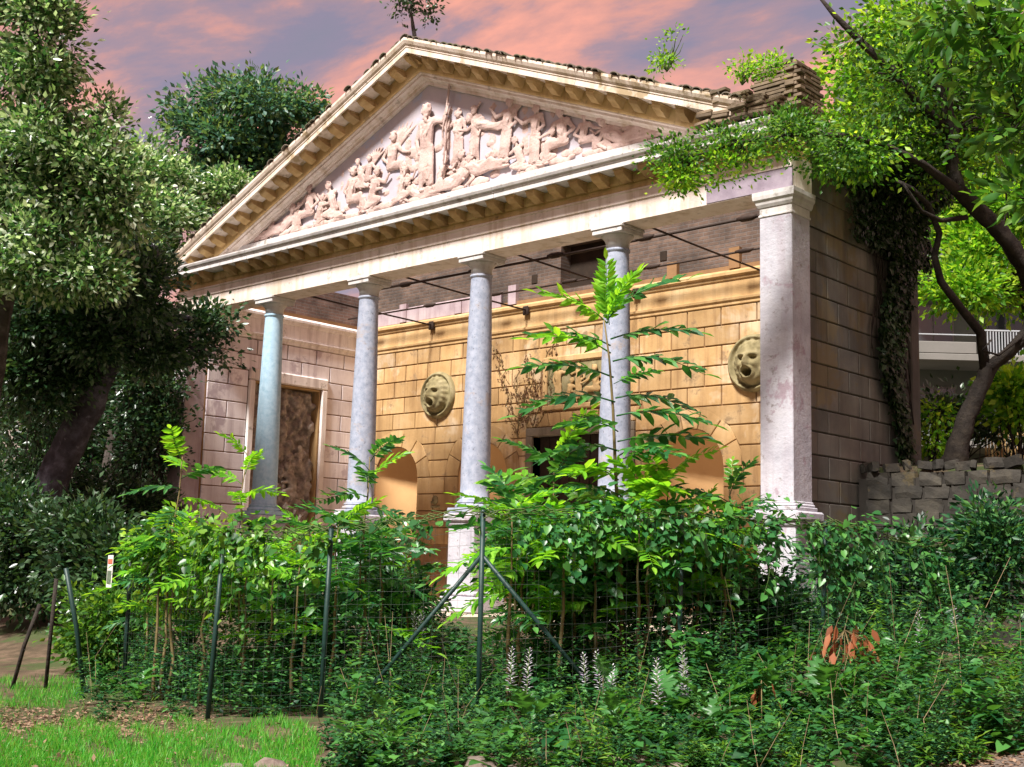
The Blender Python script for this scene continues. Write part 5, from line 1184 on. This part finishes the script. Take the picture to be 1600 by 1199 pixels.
def acanthus(label,u,v,spikes,nleaf,ls,h):
    p=ghit(u,v); t=empty('acanthus',p,label,'plant','acanthus plants in the undergrowth')
    for i in range(nleaf):
        a=i*2.4+random.random(); el=R(random.uniform(15,60)); m=Matrix.Translation(p+Vector((math.cos(a)*.05,math.sin(a)*.05,random.uniform(.12,.42))))@Matrix.Rotation(a,4,'Z')@Matrix.Rotation(-el,4,'Y')@Matrix.Rotation(random.uniform(-.5,.5),4,'X')@Matrix.Scale(ls*random.uniform(.9,1.5),4)
        put('broad_leaf',random.choice(LB),None,t,mw=m)
    for i in range(spikes):
        b=p+Vector((random.gauss(0,.10),random.gauss(0,.10),0)); hh=h*random.uniform(.85,1.1); ln=Euler((random.gauss(0,.06),random.gauss(0,.06),0)).to_matrix().to_4x4()
        mb=MB(); mb.tube([(0,0,0),(0,0,hh*.5),(0,0,hh)],[.009,.008,.003],5); put('flower_stalk',mb.mesh('flower_stalk'),M_gstem,t,mw=Matrix.Translation(b)@ln); put('flower_spike',spike(hh,i),None,t,mw=Matrix.Translation(b)@ln)
for a in (('acanthus with two pale flower spikes right of the tallest sapling',1060,1150,3,5,.34,.78),('acanthus with pale flower spikes below the corner post',812,1130,2,4,.3,.9),('acanthus with faint flower spikes beside the sapling stem',945,1120,3,4,.26,.62),('acanthus with a tall spike before the third column pedestal',660,1085,3,3,.26,1.1),('acanthus spikes before the second column',565,1070,3,3,.24,1.05),('acanthus with thin spikes behind the third fence post',470,1070,3,3,.22,.9),
  ('broad leaved acanthus at the bottom right of centre',1110,1178,0,8,.30,.4),('broad leaved acanthus left of the withered leaves',1190,1130,0,9,.32,.4),('broad acanthus below the withered leaves',1290,1140,0,8,.32,.4),('pale acanthus leaves at the bottom centre',830,1175,0,7,.26,.4),('acanthus leaves at the foot of the right hand mesh',1375,1080,0,7,.30,.4),('low acanthus between the two flowering clumps',960,1185,0,8,.22,.4),('acanthus with short spikes near the right wire mesh',1455,1060,2,5,.26,.75),('low broad leaves at the bottom left of the thicket',610,1180,0,6,.2,.3),('low broad leaves in front of the brown bank',400,1100,0,6,.18,.3),('low leafy rosette on the bare soil',215,1112,0,8,.18,.3)): acanthus(*a)
# withered leaves
for i,(u,v,d,n,s,lab) in enumerate(((1320,1000,12.6,46,.17,'large clump of withered reddish brown leaves before the mesh'),(1190,1080,11.6,14,.10,'small withered brown leaf cluster'))):
    c=at(u,v,d); t=empty('withered_plant',Vector((c.x,c.y,gz(c.x,c.y))),lab,'dead plant'); pos=[];dd=[];mb=MB(); b=Vector((c.x,c.y,gz(c.x,c.y)))
    for k in range(n):
        a=random.random()*6.28; q=c+Vector((math.cos(a)*random.uniform(.05,.32)*s/.17,math.sin(a)*random.uniform(.05,.32)*s/.17,random.uniform(-.16,.16)*s/.17)); pos.append(q); dd.append((math.cos(a)*.5,math.sin(a)*.5,-1)); 
        if k%4==0: mb.tube([b,(b+c)/2,c+Vector((0,0,.1)),q],.006,4)
    put('leaves',scatter('leaves',LEAF6,np.array(pos),np.array(dd),rdir(n,.3),np.full(n,s)*rng.uniform(.7,1.2,n)),F_dead,t)['kind']='stuff'; mb.put('stems',M_stem,t)['kind']='stuff'
# grass, litter, gravel, kerb rocks
pos=[]
while len(pos)<26000:
    u=random.uniform(-40,520); v=random.uniform(1060,1230); edge=1133+8*math.sin(u*.04)+4*math.sin(u*.17)
    if u>497+6*math.sin(v*.3): continue
    if math.sin(u*.031+v*.08)+math.sin(u*.077-v*.13+1)<-.75 and random.random()<.8: continue
    if v<edge and not(u<130 and v<1108): 
        if random.random()<.94: continue
    pos.append(ghit(u,v)+Vector((random.uniform(-.03,.03),random.uniform(-.03,.03),0)))
n=len(pos); d=rdir(n)*.55; d[:,2]=1
put('lawn_grass',scatter('lawn_grass',BLADE,np.array(pos),d,rdir(n),rng.uniform(.04,.11,n)),F_grass,label='bright green grass in the lower left corner',cat='grass',kind='stuff')
pos=[]
while len(pos)<2600:
    u=random.uniform(-40,330); v=random.uniform(1085,1165)
    if random.random()<smooth(abs(v-1128)/45): continue
    pos.append(ghit(u,v)+Vector((0,0,.012)))
for i in range(500): pos.append(ghit(random.uniform(-40,500),random.uniform(1130,1225))+Vector((0,0,.03)))
for i in range(900): pos.append(ghit(random.uniform(1440,1650),random.uniform(1178,1225))+Vector((0,0,.012)))
n=len(pos); d=rdir(n); d[:,2]*=.15
put('leaf_litter',scatter('leaf_litter',LEAF4,np.array(pos),d,rdir(n,2.5),rng.uniform(.03,.07,n)),F_litter,label='fallen dry leaves on the bare soil',cat='leaf litter',kind='stuff')
V=[];F=[];nu=40
for j,k in enumerate(np.linspace(0,1,12)):
    for i in range(nu):
        u=1250+i*14; p=ghit(u,1176+max(-20,(1600-u)*.30)+k*70); V.append((p.x,p.y,p.z+.012))
for j in range(11):
    for i in range(nu-1): F.append((j*nu+i,j*nu+i+1,(j+1)*nu+i+1,(j+1)*nu+i))
put('gravel_path',mesh_np('gravel_path',V,F,True),M_grav,kind='structure')
mb=MB()
for i in range(150):
    g=zone(0)()
    if g is None: continue
    p,h=g; h=h*1.2+.15; l=Vector((random.gauss(0,.25),random.gauss(0,.25),1)); mb.tube([p,p+l*h*.5,p+l*h+Vector((random.gauss(0,.08),random.gauss(0,.08),0))],[.004,.0035,.002],3,cap=False)
put('dry_stalks',mb.mesh('dry_stalks',False),M_straw,label='thin dry stalks standing among the low herbs',cat='dry stalks',kind='stuff')
RK_=[]
for i in range(4):
    bm=bmesh.new(); bmesh.ops.create_icosphere(bm,subdivisions=2,radius=1); rs=random.Random(i); ph=[rs.uniform(0,6) for _ in range(6)]
    for v in bm.verts: c=v.co.copy(); v.co*=1+.12*math.sin(c.x*3+ph[0])+.10*math.sin(c.y*4+ph[1])+.08*math.sin(c.z*5+ph[2])+rs.uniform(-.03,.03)
    me=bpy.data.meshes.new('rock'); bm.to_mesh(me); bm.free(); me.materials.append(M_rock); RK_.append(me)
for u,s,lab in((362,.13,'leftmost kerb rock at the bottom edge of the lawn'),(425,.16,'rounded kerb rock at the bottom edge beside the lawn'),(560,.11,'small kerb rock at the bottom edge left of centre'),(700,.13,'kerb rock at the bottom edge left of the largest rock'),(752,.21,'largest brown kerb rock at the bottom edge near the centre'),(810,.12,'small kerb rock right of the largest rock'),(905,.12,'small kerb rock left of the grey pair'),(945,.20,'grey pointed kerb rock at the bottom edge'),(990,.18,'brown kerb rock beside the pointed rock'),(1060,.12,'small half hidden kerb rock right of the brown rock')):
    p=ghit(u,1206); put('kerb_rock',random.choice(RK_),None,None,lab,'rock','kerb rocks along the bottom edge',None,Matrix.Translation(p+Vector((0,0,-.02)))@Euler((0,0,random.random()*6)).to_matrix().to_4x4()@Matrix.Diagonal((s,s,s*.75,1)))
